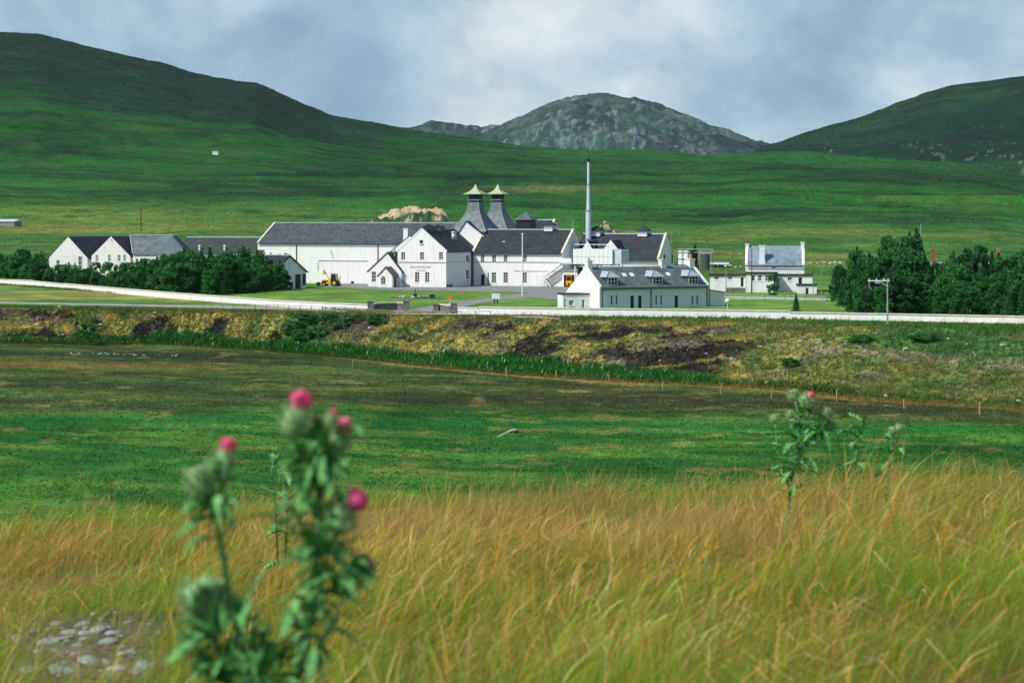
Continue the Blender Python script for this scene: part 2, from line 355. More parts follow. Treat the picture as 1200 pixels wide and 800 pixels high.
L_ = lambda r, g, b: np.array(lin(r, g, b))
def blend(c, col, k): k = np.clip(k, 0, 1)[:, None]; return c*(1-k)+np.asarray(col)[None, :]*k
def ground_col(x, y, z):
    px, zt, Dc, Dt = zones(x, y)
    n1 = fbm(x, y, 60, 5, 0.6, ox=31); n2 = fbm(x*0.5, y*0.8, 16, 5, 0.6, ox=32); n3 = fbm(x, y, 3.0, 4, 0.6, ox=33); n4 = fbm(x, y, 0.8, 3, ox=34)
    st = fbm(x*0.28, y, 5.0, 5, 0.6, ox=35)      # streaks of rush and heather that run across the field
    py = YH+F*(H-z)/np.maximum(y, 1)
    # field
    c = np.tile(L_(54, 116, 44), (len(x), 1))
    c = blend(c, L_(84, 128, 50), sm(0.42, 0.66, st)*0.8)
    c = blend(c, L_(34, 96, 38), sm(0.52, 0.38, st)*0.7)
    edge = ip(px, [0, 400, 800, 1200], [488, 475, 484, 500])+(n2-0.5)*26
    k = sm(edge+8, edge-10, py)                  # darker heathery half nearer the bank
    c = blend(c, L_(62, 84, 46), k*0.85)
    c = blend(c, L_(96, 116, 56), k*sm(0.50, 0.66, st)*0.6)
    c = blend(c, L_(62, 66, 46), k*sm(0.50, 0.34, st)*0.6)
    # warm strip and dark band on the left
    c = blend(c, L_(128, 112, 58), np.exp(-((py-428-(px-100)*0.02)/4.0)**2)*sm(330, 120, px)*sm(0.3, 0.6, n3+0.15)*0.8)
    c = blend(c, L_(40, 50, 40), np.exp(-((py-413-(px)*0.02)/4.5)**2)*sm(420, 200, px)*0.8)
    c = blend(c, L_(30, 112, 48), np.exp(-((py-(491+(px-100)*0.012+(n2-0.5)*10))/5)**2)*0.85)
    c = blend(c, L_(62, 62, 44), np.exp(-((py-ip(px, [500, 800, 1000, 1200], [448, 466, 476, 487]))/8.0)**2)*sm(500, 720, px)*sm(0.25, 0.5, st+0.1)*0.6)
    c = blend(c, L_(150, 140, 80), sm(0.62, 0.72, n3)*0.4)
    # pale grassy lip along the toe, then the wet green strip
    d = y-Dt
    c = blend(c, L_(148, 136, 76), np.exp(-((d+2.6)/1.7)**2)*0.8*sm(330, 480, px))
    strip = sm(-1.0, 0.5, d)*sm(ip(px, [0, 300, 450, 600, 780, 860], [2.2, 2.6, 5, 7, 6, 3]), ip(px, [0, 300, 450, 600, 780, 860], [.8, 1.2, 3, 5, 4, 1]), d+(n3-.5)*2)
    onb = sm(-1.5, 0.5, d)*sm(1.5, -0.5, y-Dc)
    b = np.tile(L_(134, 130, 70), (len(x), 1))
    b = blend(b, L_(92, 110, 54), sm(0.42, 0.62, n3))
    b = blend(b, L_(166, 148, 80), sm(0.55, 0.7, fbm(x, y, 2.0, 3, ox=41)))
    b = blend(b, L_(112, 104, 86), sm(0.56, 0.68, fbm(x, y, 4.5, 4, ox=42)))
    u = np.clip(d/np.maximum(Dc-Dt, 1), 0, 1)
    he = fbm(x*0.8, y, 3.6, 5, 0.66, ox=43)-.055+0.13*np.exp(-((px-618)/60)**2)+0.15*np.exp(-((px-775)/70)**2)+0.03*np.exp(-((px-180)/110)**2)
    b = blend(b, L_(56, 54, 46), sm(0.53, 0.60, he)*sm(0.05, 0.25, u)*sm(0.95, 0.72, u)*sm(930, 850, px))
    b = blend(b, L_(96, 116, 54), sm(820, 1000, px)*0.55)
    b = blend(b, L_(60, 108, 52), sm(0.5, 0.62, n2)*sm(780, 950, px)*0.8)
    b = blend(b, L_(142, 134, 104), sm(880, 960, px)*np.exp(-((py-(408+(px-950)*0.085+(n2-.5)*8))/6.5)**2)*sm(0.35, 0.55, n3)*0.9)
    b = blend(b, L_(58, 104, 54), np.exp(-((px-358)/34)**2)*sm(0.3, 0.5, n2+0.08)*sm(1.0, 0.9, u))
    b = blend(b, L_(48, 110, 48), strip*sm(960, 820, px))
    b = blend(b, L_(44, 96, 42), strip*sm(820, 960, px)*0.7)
    c = c*(1-onb[:, None])+b*onb[:, None]
    # flat shelf beyond the bank: verge, then lawn
    f = sm(-1, 1, y-Dc)
    v = np.tile(L_(118, 128, 62), (len(x), 1)); v = blend(v, L_(150, 142, 72), sm(0.45, 0.65, n3)); v = blend(v, L_(84, 118, 52), sm(0.5, 0.65, n2))
    lawn = np.tile(L_(96, 142, 58), (len(x), 1)); lawn = blend(lawn, L_(128, 152, 66), sm(0.4, 0.65, n3)*0.8); lawn = blend(lawn, L_(70, 124, 52), sm(0.5, 0.7, n2)*0.7)
    wl = DG(ip(px, [0, 200, 430, 540, 1200], [333, 347, 364, 366, 375]))
    lawn = lawn*.8
    v = v*(1-sm(0, 2, y-wl)[:, None])+lawn*sm(0, 2, y-wl)[:, None]
    c = c*(1-f[:, None])+v*f[:, None]
    # moor
    a = sm(380, 470, y)
    m = np.tile(L_(40, 114, 46), (len(x), 1))
    s1 = fbm(x*0.45, y, 45, 6, 0.68, ox=51); s2 = fbm(x, y*0.6, 220, 7, 0.66, ox=52); s3 = fbm(x*0.5, y, 12, 5, 0.66, ox=53)
    m = blend(m, L_(90, 134, 60), sm(900, 480, y)*sm(0.3, 0.6, s1+0.05)*(0.4+0.5*sm(700, 300, px)))
    m = blend(m, L_(128, 138, 70), sm(800, 480, y)*sm(0.53, 0.66, s3)*0.6)
    m = blend(m, L_(30, 84, 44), sm(0.50, 0.36, s1)*0.5*sm(480, 620, y))
    m = blend(m, L_(26, 62, 40), sm(0.50, 0.34, s2)*0.7*sm(700, 1000, y))
    m = blend(m, L_(76, 126, 56), sm(0.52, 0.68, s2)*0.55*sm(600, 1000, y)); m = blend(m, L_(74, 104, 54), sm(0.5, 0.66, fbm(x*0.6, y, 7, 4, 0.65, ox=59))*0.5)
    m = blend(m, L_(24, 52, 36), sm(0.55, 0.66, fbm(x*0.25, y, 26, 5, 0.65, ox=54))*0.6*sm(560, 700, y))
    for a0, b0, wx, wy, cl_, k_ in ((330, 205, 120, 3.2, (22, 56, 40), .75), (560, 208, 90, 3.5, (24, 54, 38), .7), (845, 252, 100, 5, (30, 58, 38), .75), (1080, 256, 120, 5, (34, 62, 40), .6), (720, 192, 160, 3, (26, 66, 42), .5),
                                      (640, 221, 70, 4, (120, 142, 78), .6), (90, 252, 170, 13, (104, 136, 62), .75), (330, 250, 120, 9, (94, 130, 60), .5), (250, 176, 60, 3, (74, 122, 56), .5), (1000, 272, 260, 5, (110, 132, 66), .6), (120, 268, 200, 6, (122, 134, 68), .6), (905, 300, 120, 4, (140, 138, 80), .5), (180, 152, 40, 3, (80, 120, 56), .6)):
        m = blend(m, L_(*cl_), np.exp(-((px-a0)/wx)**2-((py-b0+(s1-.5)*10)/wy)**2)*k_*1.5*sm(.3, .6, s3+.05))
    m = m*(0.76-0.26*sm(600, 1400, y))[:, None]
    # heather on the big hills, darkened to paint cloud shade into the colour
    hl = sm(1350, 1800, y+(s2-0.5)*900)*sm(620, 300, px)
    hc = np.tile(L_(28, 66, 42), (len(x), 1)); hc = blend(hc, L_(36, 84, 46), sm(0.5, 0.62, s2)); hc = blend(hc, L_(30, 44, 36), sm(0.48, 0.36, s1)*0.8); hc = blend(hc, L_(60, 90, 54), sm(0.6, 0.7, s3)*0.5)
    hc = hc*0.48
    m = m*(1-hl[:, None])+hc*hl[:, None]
    m = blend(m, L_(40, 92, 44), sm(1250, 1650, y)*sm(500, 700, px)*0.5*(y < 1900))
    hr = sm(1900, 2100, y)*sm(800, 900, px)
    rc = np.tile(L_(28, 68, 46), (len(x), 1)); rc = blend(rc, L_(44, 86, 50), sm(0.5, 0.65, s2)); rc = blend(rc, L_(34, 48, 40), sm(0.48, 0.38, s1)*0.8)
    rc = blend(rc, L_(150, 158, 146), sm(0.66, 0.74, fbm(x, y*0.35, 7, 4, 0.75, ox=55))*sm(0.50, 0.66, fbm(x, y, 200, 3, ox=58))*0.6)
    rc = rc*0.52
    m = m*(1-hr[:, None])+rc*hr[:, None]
    hf = sm(3500, 3700, y)
    fc = np.tile(L_(54, 90, 76), (len(x), 1)); fc = blend(fc, L_(50, 72, 70), sm(0.5, 0.4, s2)); fc = blend(fc, L_(96, 112, 100), sm(0.53, 0.63, fbm(x, y, 70, 5, 0.65, ox=57))*0.7)
    fc = blend(fc, L_(150, 160, 164), sm(0.54, 0.66, fbm(x, y*0.35, 13, 4, 0.75, ox=56))*sm(0.4, 0.62, fbm(x, y*.6, 170, 4, 0.6, ox=60))*0.62)
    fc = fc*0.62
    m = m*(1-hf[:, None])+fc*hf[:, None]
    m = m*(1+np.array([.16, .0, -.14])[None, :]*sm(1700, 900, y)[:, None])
    c = c*(1-.17*sm(2, -2, y-Dt)[:, None])
    c = c*(1+np.array([.14, .02, -.14])[None, :]*sm(2, -2, y-Dt)[:, None])
    c = c*(1-a[:, None])+m*a[:, None]
    # the bank by the camera: earth, dead thatch
    h = sm(112, 90, y)
    e = np.tile(L_(108, 104, 52), (len(x), 1)); e = blend(e, L_(50, 104, 44), sm(9, 15, y)*.8); e = blend(e, L_(84, 98, 44), sm(0.42, 0.6, fbm(x, y, 0.9, 4, ox=61))); e = blend(e, L_(132, 108, 62), sm(0.5, 0.7, fbm(x, y, 0.3, 3, ox=62)))
    e = blend(e, L_(128, 116, 98), np.exp(-(((x/np.maximum(y, 1)+.212)/0.06)**2+((y-6.5)/1.1)**2))*0.9)
    c = c*(1-h[:, None])+e*h[:, None]
    return c*(0.82+0.36*n4[:, None])

def rows(*seg):
    r = []
    for a, b, s in seg: r += list(np.arange(a, b, s))
    return np.array(r)
ty = rows((-60, 0, 6), (0, 20, 0.14), (20, 140, 4), (140, 200, 0.8), (200, 300, 0.36), (300, 456, 1.3), (456, 1000, 4), (1000, 2500, 9), (2500, 3100, 16), (3100, 3700, 60), (3700, 5300, 16), (5300, 7600, 90))
tt = np.concatenate([np.linspace(-1.5, -0.285, 44)[:-1], np.linspace(-0.285, 0.285, 620), np.linspace(0.285, 1.5, 44)[1:]])
TX = tt[None, :]*(np.abs(ty)[:, None]+20.0); TY = np.repeat(ty[:, None], len(tt), 1)
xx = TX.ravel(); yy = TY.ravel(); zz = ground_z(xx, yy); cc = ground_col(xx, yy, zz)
nr, nc = TX.shape; idx = np.arange(nr*nc).reshape(nr, nc)
quads = np.stack([idx[:-1, :-1].ravel(), idx[:-1, 1:].ravel(), idx[1:, 1:].ravel(), idx[1:, :-1].ravel()], 1)

def attr_mat(name, attr='col', rough=0.95, detail=((0.6, 1.35, 6.0),), bump=0.0, bscale=2.0, bdist=0.3, trans=0.0, spec=0.1):
    m = bpy.data.materials.new(name); m.use_nodes = True; t = m.node_tree; b = t.nodes['Principled BSDF']
    b.inputs['Roughness'].default_value = rough; b.inputs['Specular IOR Level'].default_value = spec
    a = t.nodes.new('ShaderNodeAttribute'); a.attribute_name = attr; last = a.outputs['Color']
    g = t.nodes.new('ShaderNodeNewGeometry')
    for lo, hi, sc in detail:
        n = t.nodes.new('ShaderNodeTexNoise'); n.inputs['Scale'].default_value = sc; n.inputs['Detail'].default_value = 9; n.inputs['Roughness'].default_value = 0.72
        t.links.new(g.outputs['Position'], n.inputs['Vector'])
        r = t.nodes.new('ShaderNodeMapRange'); r.inputs['From Min'].default_value = 0.32; r.inputs['From Max'].default_value = 0.68; r.inputs['To Min'].default_value = lo; r.inputs['To Max'].default_value = hi
        t.links.new(n.outputs['Fac'], r.inputs['Value'])
        v = t.nodes.new('ShaderNodeVectorMath'); v.operation = 'SCALE'; t.links.new(last, v.inputs[0]); t.links.new(r.outputs[0], v.inputs['Scale']); last = v.outputs[0]
    t.links.new(last, b.inputs['Base Color'])
    if bump:
        n = t.nodes.new('ShaderNodeTexNoise'); n.inputs['Scale'].default_value = bscale; n.inputs['Detail'].default_value = 8; n.inputs['Roughness'].default_value = 0.7
        t.links.new(g.outputs['Position'], n.inputs['Vector'])
        bp = t.nodes.new('ShaderNodeBump'); bp.inputs['Strength'].default_value = bump; bp.inputs['Distance'].default_value = bdist
        t.links.new(n.outputs['Fac'], bp.inputs['Height']); t.links.new(bp.outputs[0], b.inputs['Normal'])
    if trans:
        tr = t.nodes.new('ShaderNodeBsdfTranslucent'); t.links.new(last, tr.inputs['Color'])
        mx = t.nodes.new('ShaderNodeMixShader'); mx.inputs[0].default_value = trans
        t.links.new(b.outputs[0], mx.inputs[1]); t.links.new(tr.outputs[0], mx.inputs[2]); t.links.new(mx.outputs[0], t.nodes['Material Output'].inputs[0])
    return m
GROUND = attr_mat('ground_turf', detail=((0.74, 1.28, 0.03), (0.76, 1.26, 0.12), (0.68, 1.34, 0.4), (0.68, 1.34, 2.2)), bump=0.9, bscale=0.9, bdist=0.45)
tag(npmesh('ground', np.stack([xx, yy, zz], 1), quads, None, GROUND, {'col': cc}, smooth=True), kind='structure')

# sheets laid on the level shelf
def sheet(name, P, z, m, label=None, kind='structure', thick=None):
    mb = MB(); mb.poly([(X(px, DG(py)), DG(py), z) for px, py in P]); o = mb.build(name, m); tag(o, label, None, None, kind); return o
ASPH = mat('worn_tarmac', lin(150, 152, 150), 0.9, 0.25, 0.4, 0.3, 8)
GRAV = mat('yard_gravel', lin(140, 140, 134), 0.95, 0.28, 0.3, 0.5, 6, col2=lin(112, 114, 108))
road = [(-260, 350.5), (0, 354), (150, 356.6), (300, 359.6), (380, 361.8), (440, 364), (479, 363.4), (513, 363.4), (533, 366.2), (600, 369), (600, 371.2), (540, 369.8), (440, 367.4), (300, 362.2), (150, 358.4), (0, 355.8), (-260, 352)]
sheet('road', road, 0.03, ASPH)
yard = [(376, 334.5), (470, 337.3), (530, 338.5), (620, 340.5), (650, 341), (640, 345.5), (600, 349), (560, 353.5), (535, 360), (532, 366), (514, 366), (478, 366), (486, 360), (540, 352), (600, 345.8), (600, 343), (540, 342.4), (430, 341), (395, 338), (376, 337)]
yard_poly = [(374, 334), (380, 329), (700, 329), (700, 352), (655, 352), (620, 348.5), (583, 352.5), (560, 356), (540, 361), (536, 365.5), (513, 366.5), (478, 366.5), (490, 361), (535, 354), (590, 347), (620, 343.5), (600, 342.4), (540, 341.6), (450, 340), (400, 337.5), (376, 336.5)]
sheet('yard', yard_poly, 0.05, GRAV)
sheet('path', [(845, 347.6), (940, 349.4), (975, 350.6), (975, 351.6), (940, 350.6), (845, 348.8)], 0.04, mat('pale_path', lin(190, 188, 170), 0.9, 0.2, 0.6))
# ------------------------------------------------------------------ buildings
class House:
    """rectangular house; local x runs along its front, local y goes back, both from the front left corner"""
    def __init__(s, name, label, cat, px, D, rot, group=None, z0=0.0, O=None):
        s.O = Vector(O) if O else Vector((X(px, D), D, z0)); s.rot = rot
        s.t = thing(name, s.O, R(rot), label, cat, group)
        s.c, s.s = math.cos(R(rot)), math.sin(R(rot)); s.holes = {k: [] for k in ('front', 'right', 'back', 'left')}
    def u(s, px):   # photo column -> distance along the front
        k = (px-600)/F; return (k*s.O.y-s.O.x)/(s.c-k*s.s)
    def v(s, px, L):  # photo column -> distance back along the right end
        k = (px-600)/F; ox = s.O.x+L*s.c; oy = s.O.y+L*s.s; return (k*oy-ox)/(-s.s-k*s.c)
    def depth(s, u, v=0): return s.O.y+u*s.s+v*s.c
    def z(s, py, u, v=0): return Z(py, s.depth(u, v))-s.O.z
    def P(s, u, v=0, z=0): return (s.O.x+u*s.c-v*s.s, s.O.y+u*s.s+v*s.c, s.O.z+z)
    def fw(s, px, t, b, wpx, kind='window', nx=2, ny=3, frame=TRIM, fill=GLASS):   # opening on the front, in photo rows
        u = s.u(px); z1 = s.z(t, u); z0 = max(0.0, s.z(b, u)); w_ = wpx/F*s.depth(u)/s.c
        s.holes['front'].append((u, z0, w_, z1-z0, kind, nx, ny, frame, fill))
    def hole(s, side, u, z, w_, h, kind='window', nx=2, ny=3, frame=TRIM, fill=GLASS): s.holes[side].append((u, z, w_, h, kind, nx, ny, frame, fill))
    def walls(s, L, W, he, wall, rise=0.0, ridge='x', off=0.5, hb=None, gable_mat=None):
        s.L, s.W, s.he, s.rise, s.ridge, s.off = L, W, he, rise, ridge, off; hb = he if hb is None else hb; s.hb = hb; hm = min(he, hb)
        mb = MB()
        def face(side):
            if side == 'front': o, d, n, ln = (0, 0), (1, 0), (0, -1), L
            elif side == 'right': o, d, n, ln = (L, 0), (0, 1), (1, 0), W
            elif side == 'back': o, d, n, ln = (L, W), (-1, 0), (0, 1), L
            else: o, d, n, ln = (0, W), (0, -1), (-1, 0), W
            top = {'front': he, 'back': hb}.get(side, hm)
            Q = lambda a, z, k=0.0: (o[0]+d[0]*a-n[0]*k, o[1]+d[1]*a-n[1]*k, z)
            hs = []
            for h_ in s.holes[side]:
                a0, a1, z0, z1 = max(0.12, h_[0]-h_[2]/2), min(ln-0.12, h_[0]+h_[2]/2), h_[1], h_[1]+h_[3]
                if a1-a0 < 0.1: continue
                inwall = z1 < top-0.02
                hs.append((a0, a1, z0, z1, inwall, h_))
            us = sorted({0.0, ln} | {a for q in hs if q[4] for a in q[:2]}); zs = sorted({0.0, top} | {a for q in hs if q[4] for a in q[2:4]})
            for i in range(len(us)-1):
                for j in range(len(zs)-1):
                    um, zm_ = (us[i]+us[i+1])/2, (zs[j]+zs[j+1])/2
                    if any(q[4] and q[0] < um < q[1] and q[2] < zm_ < q[3] for q in hs): continue
                    mb.poly([Q(us[i], zs[j]), Q(us[i+1], zs[j]), Q(us[i+1], zs[j+1]), Q(us[i], zs[j+1])])
            for a0, a1, z0, z1, inwall, h_ in hs:
                dp = 0.16
                if inwall:
                    for A, B in (((a0, z0), (a1, z0)), ((a1, z0), (a1, z1)), ((a1, z1), (a0, z1)), ((a0, z1), (a0, z0))):
                        mb.poly([Q(*A), Q(*B), Q(*B, dp), Q(*A, dp)])
                kind, nx, ny, frame, fill = h_[4:]; k0 = dp if inwall else -0.015
                if kind == 'gap':
                    b2 = MB(); b2.poly([Q(a0, z0, 0.9), Q(a1, z0, 0.9), Q(a1, z1, 0.9), Q(a0, z1, 0.9)]); b2.build('doorway', fill, s.t); continue
                pane = MB(); pane.poly([Q(a0, z0, k0), Q(a1, z0, k0), Q(a1, z1, k0), Q(a0, z1, k0)])
                fr = MB(); t_ = 0.05; kf = k0-0.05
                def bar(p0, p1, q0, q1):
                    c8 = [Q(p0, q0, kf), Q(p1, q0, kf), Q(p1, q0, k0-0.004), Q(p0, q0, k0-0.004), Q(p0, q1, kf), Q(p1, q1, kf), Q(p1, q1, k0-0.004), Q(p0, q1, k0-0.004)]
                    fr.hexa(c8)
                if kind == 'door':
                    f_ = pane.build('door', fill, s.t); bar(a0+0.003, a0+0.08, z0, z1-0.003); bar(a1-0.08, a1-0.003, z0, z1-0.003); bar(a0+0.08, a1-0.08, z1-0.09, z1-0.003)
                    fr.build('frame', frame, f_)
                else:
                    bar(a0+0.003, a0+t_+0.02, z0+0.003, z1-0.003); bar(a1-t_-0.02, a1-0.003, z0+0.003, z1-0.003); bar(a0+t_+0.02, a1-t_-0.02, z0+0.003, z0+t_+0.02); bar(a0+t_+0.02, a1-t_-0.02, z1-t_-0.02, z1-0.003)
                    ia, ib, iz, it = a0+t_+0.02, a1-t_-0.02, z0+t_+0.02, z1-t_-0.02; q_ = 0.028
                    for i in range(1, nx): c_ = ia+(ib-ia)*i/nx; bar(c_-q_, c_+q_, iz, it)
                    for j in range(1, ny):
                        c_ = iz+(it-iz)*j/ny
                        for i in range(nx): e0 = ia+(ib-ia)*i/nx+(q_ if i else 0); e1 = ia+(ib-ia)*(i+1)/nx-(q_ if i < nx-1 else 0); bar(e0, e1, c_-q_, c_+q_)
                    wn_ = fr.build('window', frame, s.t); pane.build('pane', fill, wn_)
                    sl_ = MB(); c8 = [Q(a0-0.06, z0-0.09, -0.07), Q(a1+0.06, z0-0.09, -0.07), Q(a1+0.06, z0-0.09, 0.01), Q(a0-0.06, z0-0.09, 0.01), Q(a0-0.06, z0-0.005, -0.07), Q(a1+0.06, z0-0.005, -0.07), Q(a1+0.06, z0-0.005, 0.01), Q(a0-0.06, z0-0.005, 0.01)]
                    sl_.hexa(c8).build('sill', frame, wn_)
            if rise:
                if ridge == 'x' and side in ('left', 'right'):
                    pts = [(0, hm), (0, he), (off*W, he+rise), (W, hb), (W, hm)]
                    if side == 'left': pts = [(W-a, z) for a, z in pts][::-1]
                elif ridge == 'y' and side in ('front', 'back'):
                    pts = [(0, he), (off*L, he+rise), (L, he)]
                    if side == 'back': pts = [(L-a, z) for a, z in pts][::-1]
                else: return
                P_ = []
                for p in pts:
                    if not P_ or (abs(P_[-1][0]-p[0])+abs(P_[-1][1]-p[1])) > 1e-4: P_.append(p)
                mb.poly([Q(a, z) for a, z in reversed(P_)])
        for sd in ('front', 'right', 'back', 'left'): face(sd)
        s.wall_o = mb.build('wall', wall, s.t); return s
    def roof(s, m, eave=0.28, verge=0.0, th=0.14, name='roof', cope=None, cope_sides=(0, 1), cw=0.34, ridge_mat=None):
        if s.ridge == 'x': span, ln, e0, e1 = s.W, s.L, s.he, s.hb
        else: span, ln, e0, e1 = s.L, s.W, s.he, s.he
        a = s.off*span; zr = s.he+s.rise
        k0 = (zr-e0)/a; k1 = (zr-e1)/(span-a); g = 0.012
        def prof(ex, lo, hi): return [(-ex, e0-k0*ex+lo), (-ex, e0-k0*ex+hi), (a, zr+hi), (span+ex, e1-k1*ex+hi), (span+ex, e1-k1*ex+lo), (a, zr+lo)]
        ax = 'x' if s.ridge == 'x' else 'y'
        lo_, hi_ = (-verge, ln+verge)
        if cope: lo_ = cw-0.06 if 0 in cope_sides else lo_; hi_ = ln-cw+0.06 if 1 in cope_sides else hi_
        r = MB(); r.extr(prof(eave, g, th), ax, lo_, hi_); s.roof_o = r.build(name, m, s.t)
        rg = MB(); rg.extr([(a-0.16, zr+th-0.16*k0+0.02), (a, zr+th+0.09), (a+0.16, zr+th-0.16*k1+0.02), (a, zr+th-0.03)], ax, lo_+0.02, hi_-0.02); rg.build('ridge_tiles', ridge_mat or LEAD, s.roof_o)
        if cope:
            for sd in cope_sides:
                b = MB(); b.extr(prof(eave*0.5, 0.006, th+0.16), ax, -0.05 if sd == 0 else ln-cw, cw if sd == 0 else ln+0.05); b.build('gable_coping', cope, s.t)
        return s
    def gutter(s, us=(), side='front', m=PIPE, z=None):
        zt_ = s.he if z is None else z
        g_ = MB(); g_.box((0.1, -0.40, zt_-0.30), (s.L-0.1, -0.29, zt_-0.19)); g_.build('gutter', m, s.t)
        for u_ in us: b = MB(); b.box((u_-0.06, -0.17, 0.03), (u_+0.06, -0.05, zt_-0.31)); b.build('downpipe', m, s.t)
        return s
    def chimney(s, u, v, zb, zt_, w_=0.9, d_=0.7, m=WHITE, pots=1, pm=RED, ph=0.7):
        b = MB(); b.box((u-w_/2, v-d_/2, zb), (u+w_/2, v+d_/2, zt_)); b.box((u-w_/2-0.08, v-d_/2-0.08, zt_+0.002), (u+w_/2+0.08, v+d_/2+0.08, zt_+0.16)); c = b.build('chimney', m, s.t)
        for i in range(pots):
            q = MB(); x_ = u+(i-(pots-1)/2)*0.45; q.tube([(x_, v, zt_+0.163), (x_, v, zt_+0.16+ph)], [0.17, 0.14], 8); q.build('chimney_pot', pm, c)
        return c
def vent(h, u, v, zb, w_, bh, ch, label=None):
    """white louvred box with a dark pyramid cap, astride a ridge"""
    b = MB(); b.box((u-w_/2, v-w_/2, zb), (u+w_/2, v+w_/2, zb+bh)); o = b.build('roof_vent', TRIM, h.t)
    l = MB()
    for i in range(4):
        z_ = zb+bh*(0.35+0.15*i)
        l.box((u-w_/2-0.04, v-w_/2-0.04, z_), (u+w_/2+0.04, v+w_/2+0.04, z_+0.04))
    l.build('louvre', GALV, o)
    c = MB(); e = w_/2+0.28; t0 = zb+bh+0.002
    ring = lambda k, z_: [(u-k, v-k, z_), (u+k, v-k, z_), (u+k, v+k, z_), (u-k, v+k, z_)]
    c.loft([ring(e, t0), ring(e, t0+0.12), ring(e*0.35, t0+ch*0.8), ring(e*0.2, t0+ch)]); c.build('vent_cap', SL_D, o)
TH = -22.0
# --- three far left warehouses
h = House('gabled_warehouse', 'white gabled warehouse at the far left end of the distillery', 'warehouse', 57.5, 396, TH)
h.fw(94, 300, 316, 5, ny=3); h.fw(68, 305, 316, 4)
h.walls(9.0, 24, 5.3, WHITE2, 4.15, 'y').roof(SL_D, cope=None, verge=0.02)
h = House('gabled_warehouse', 'white gabled warehouse second from the left, small windows over the bushes', 'warehouse', 107.3, 392, TH)
for p_ in (113.5, 128, 139.5, 146): h.fw(p_, 298, 306, 3.4, nx=2, ny=2)
h.fw(131, 279.5, 283.5, 1.6, nx=1, ny=1)
h.walls(8.9, 24, 5.7, WHITE2, 3.85, 'y').roof(SL_D, verge=0.02)
h = House('cross_warehouse', 'grey slate warehouse with pale valley flashing between the white gables and the long dark shed', 'warehouse', 156, 387.5, TH)
h.fw(160.5, 303, 309, 3, nx=1, ny=1); h.fw(171, 303, 309, 3, nx=1, ny=1)
h.walls(5.4, 11.4, 6.1, WHITE2, 3.5, 'x')
# roof runs left into the gable beside it, so its left end is cut on the slant
r = MB(); a, zr, kk, e = 5.7, 9.6, 3.5/5.7, 0.25
for t0, t1 in ((0.012, 0.14),):
    for y0, z0, y1, z1 in ((-e, 6.1-kk*e, a, zr), (11.4+e, 6.1-kk*e, a, zr)):
        xl0, xl1 = 0.2, -4.4; P0 = [(xl0, y0, z0), (5.5, y0, z0), (5.5, y1, z1), (xl1, y1, z1)]
        r.hexa([(p[0], p[1], p[2]+t0) for p in P0]+[(p[0], p[1], p[2]+t1) for p in P0])
r.build('roof', SL_G, h.t)
r = MB(); r.tube([(0.15, -e-0.02, 6.1-kk*e+0.2), (-4.35, a, zr+0.22)], 0.16, 6); r.build('valley_flashing', LEAD, h.t)
r = MB(); r.tube([(-4.3, a, zr+0.2), (5.5, a, zr+0.2)], 0.13, 6); r.build('ridge_tiles', LEAD, h.t)
r = MB(); r.tube([(5.52, -e, 6.1-kk*e+0.12), (5.52, a, zr+0.16), (5.52, 11.4+e, 6.1-kk*e+0.12)], 0.13, 6); r.build('gable_coping', LEAD, h.t)
# long low dark roof
h = House('long_shed', 'long low shed with mossy dark slate roof behind the bushes', 'shed', 201, 412, TH)
h.walls(h.u(303.0), 12, 5.0, WHITE2, 4.1, 'x').roof(SL_M, verge=0.02).gutter()
for px_, py_ in ((224, 291), (253.5, 291.5)):
    u_ = h.u(px_)+0.8; b = MB(); b.tube([(u_, 2.0, 6.5), (u_, 2.0, 7.4)], 0.22, 8); b.ico((u_, 2.0, 7.45), 0.32, (1, 1, 0.6)); b.build('roof_ventilator', TRIM, h.t)
# flat-topped pale lean-to between shed and foreground shed
h = House('lean_to', 'low flat grey lean-to along the foot of the mossy shed', 'lean-to', 205, 386, TH)
h.walls(17.0, 4.0, 5.75, WHITE2); b = MB(); b.box((-0.2, -0.2, 5.76), (17.2, 4.1, 5.9)); b.build('roof', LEAD, h.t)
# foreground shed
h = House('store_shed', 'low shed with grey shaded gable and double dark door beside the yellow digger', 'shed', 238, 376, TH-14)
L_s = 17.6
h.hole('right', h.v(349.5, L_s), 0.0, 1.7, 2.7, 'door', fill=DARK); h.hole('right', h.v(358.5, L_s), 0.7, 2.0, 2.0, nx=3, ny=1, frame=PIPE)
h.walls(L_s, 9.4, 3.1, WHITE, 3.0, 'x').roof(SL_D, verge=0.25)
b = MB(); b.extr([(-0.3, 2.78), (-0.3, 3.02), (4.7, 6.22), (9.7, 3.02), (9.7, 2.78), (4.7, 5.96)], 'x', L_s+0.26, L_s+0.31); b.build('bargeboard', DARK, h.t)
# --- long white warehouse
hA = House('long_warehouse', 'long white warehouse with plain walls and grey slate roof in the middle of the distillery', 'warehouse', 302, 407, TH)
hA.hole('front', hA.u(413), 0.0, 0.7, 0.5, nx=1, ny=1, frame=PIPE)
hA.walls(43.5, 14, 8.15, WHITE, 3.95, 'x').roof(SL_A, cope=COPE, cope_sides=(0,)).gutter(us=(hA.u(347.5), hA.u(443)))
b = MB(); u0, u1 = hA.u(373), hA.u(431); b.box((u0, -0.1, 4.55), (u1, -0.02, 4.66)); b.box((u0-0.1, -0.1, 2.6), (u0, -0.02, 4.2)); b.build('wall_pipe', GALV, hA.t)
b = MB(); b.box((hA.u(388), -0.06, 5.9), (hA.u(388)+0.12, 0.0, 6.7)); b.box((hA.u(390), -0.06, 5.2), (hA.u(390)+0.12, 0.0, 5.95)); b.build('wall_crack_tie', GALV, hA.t)
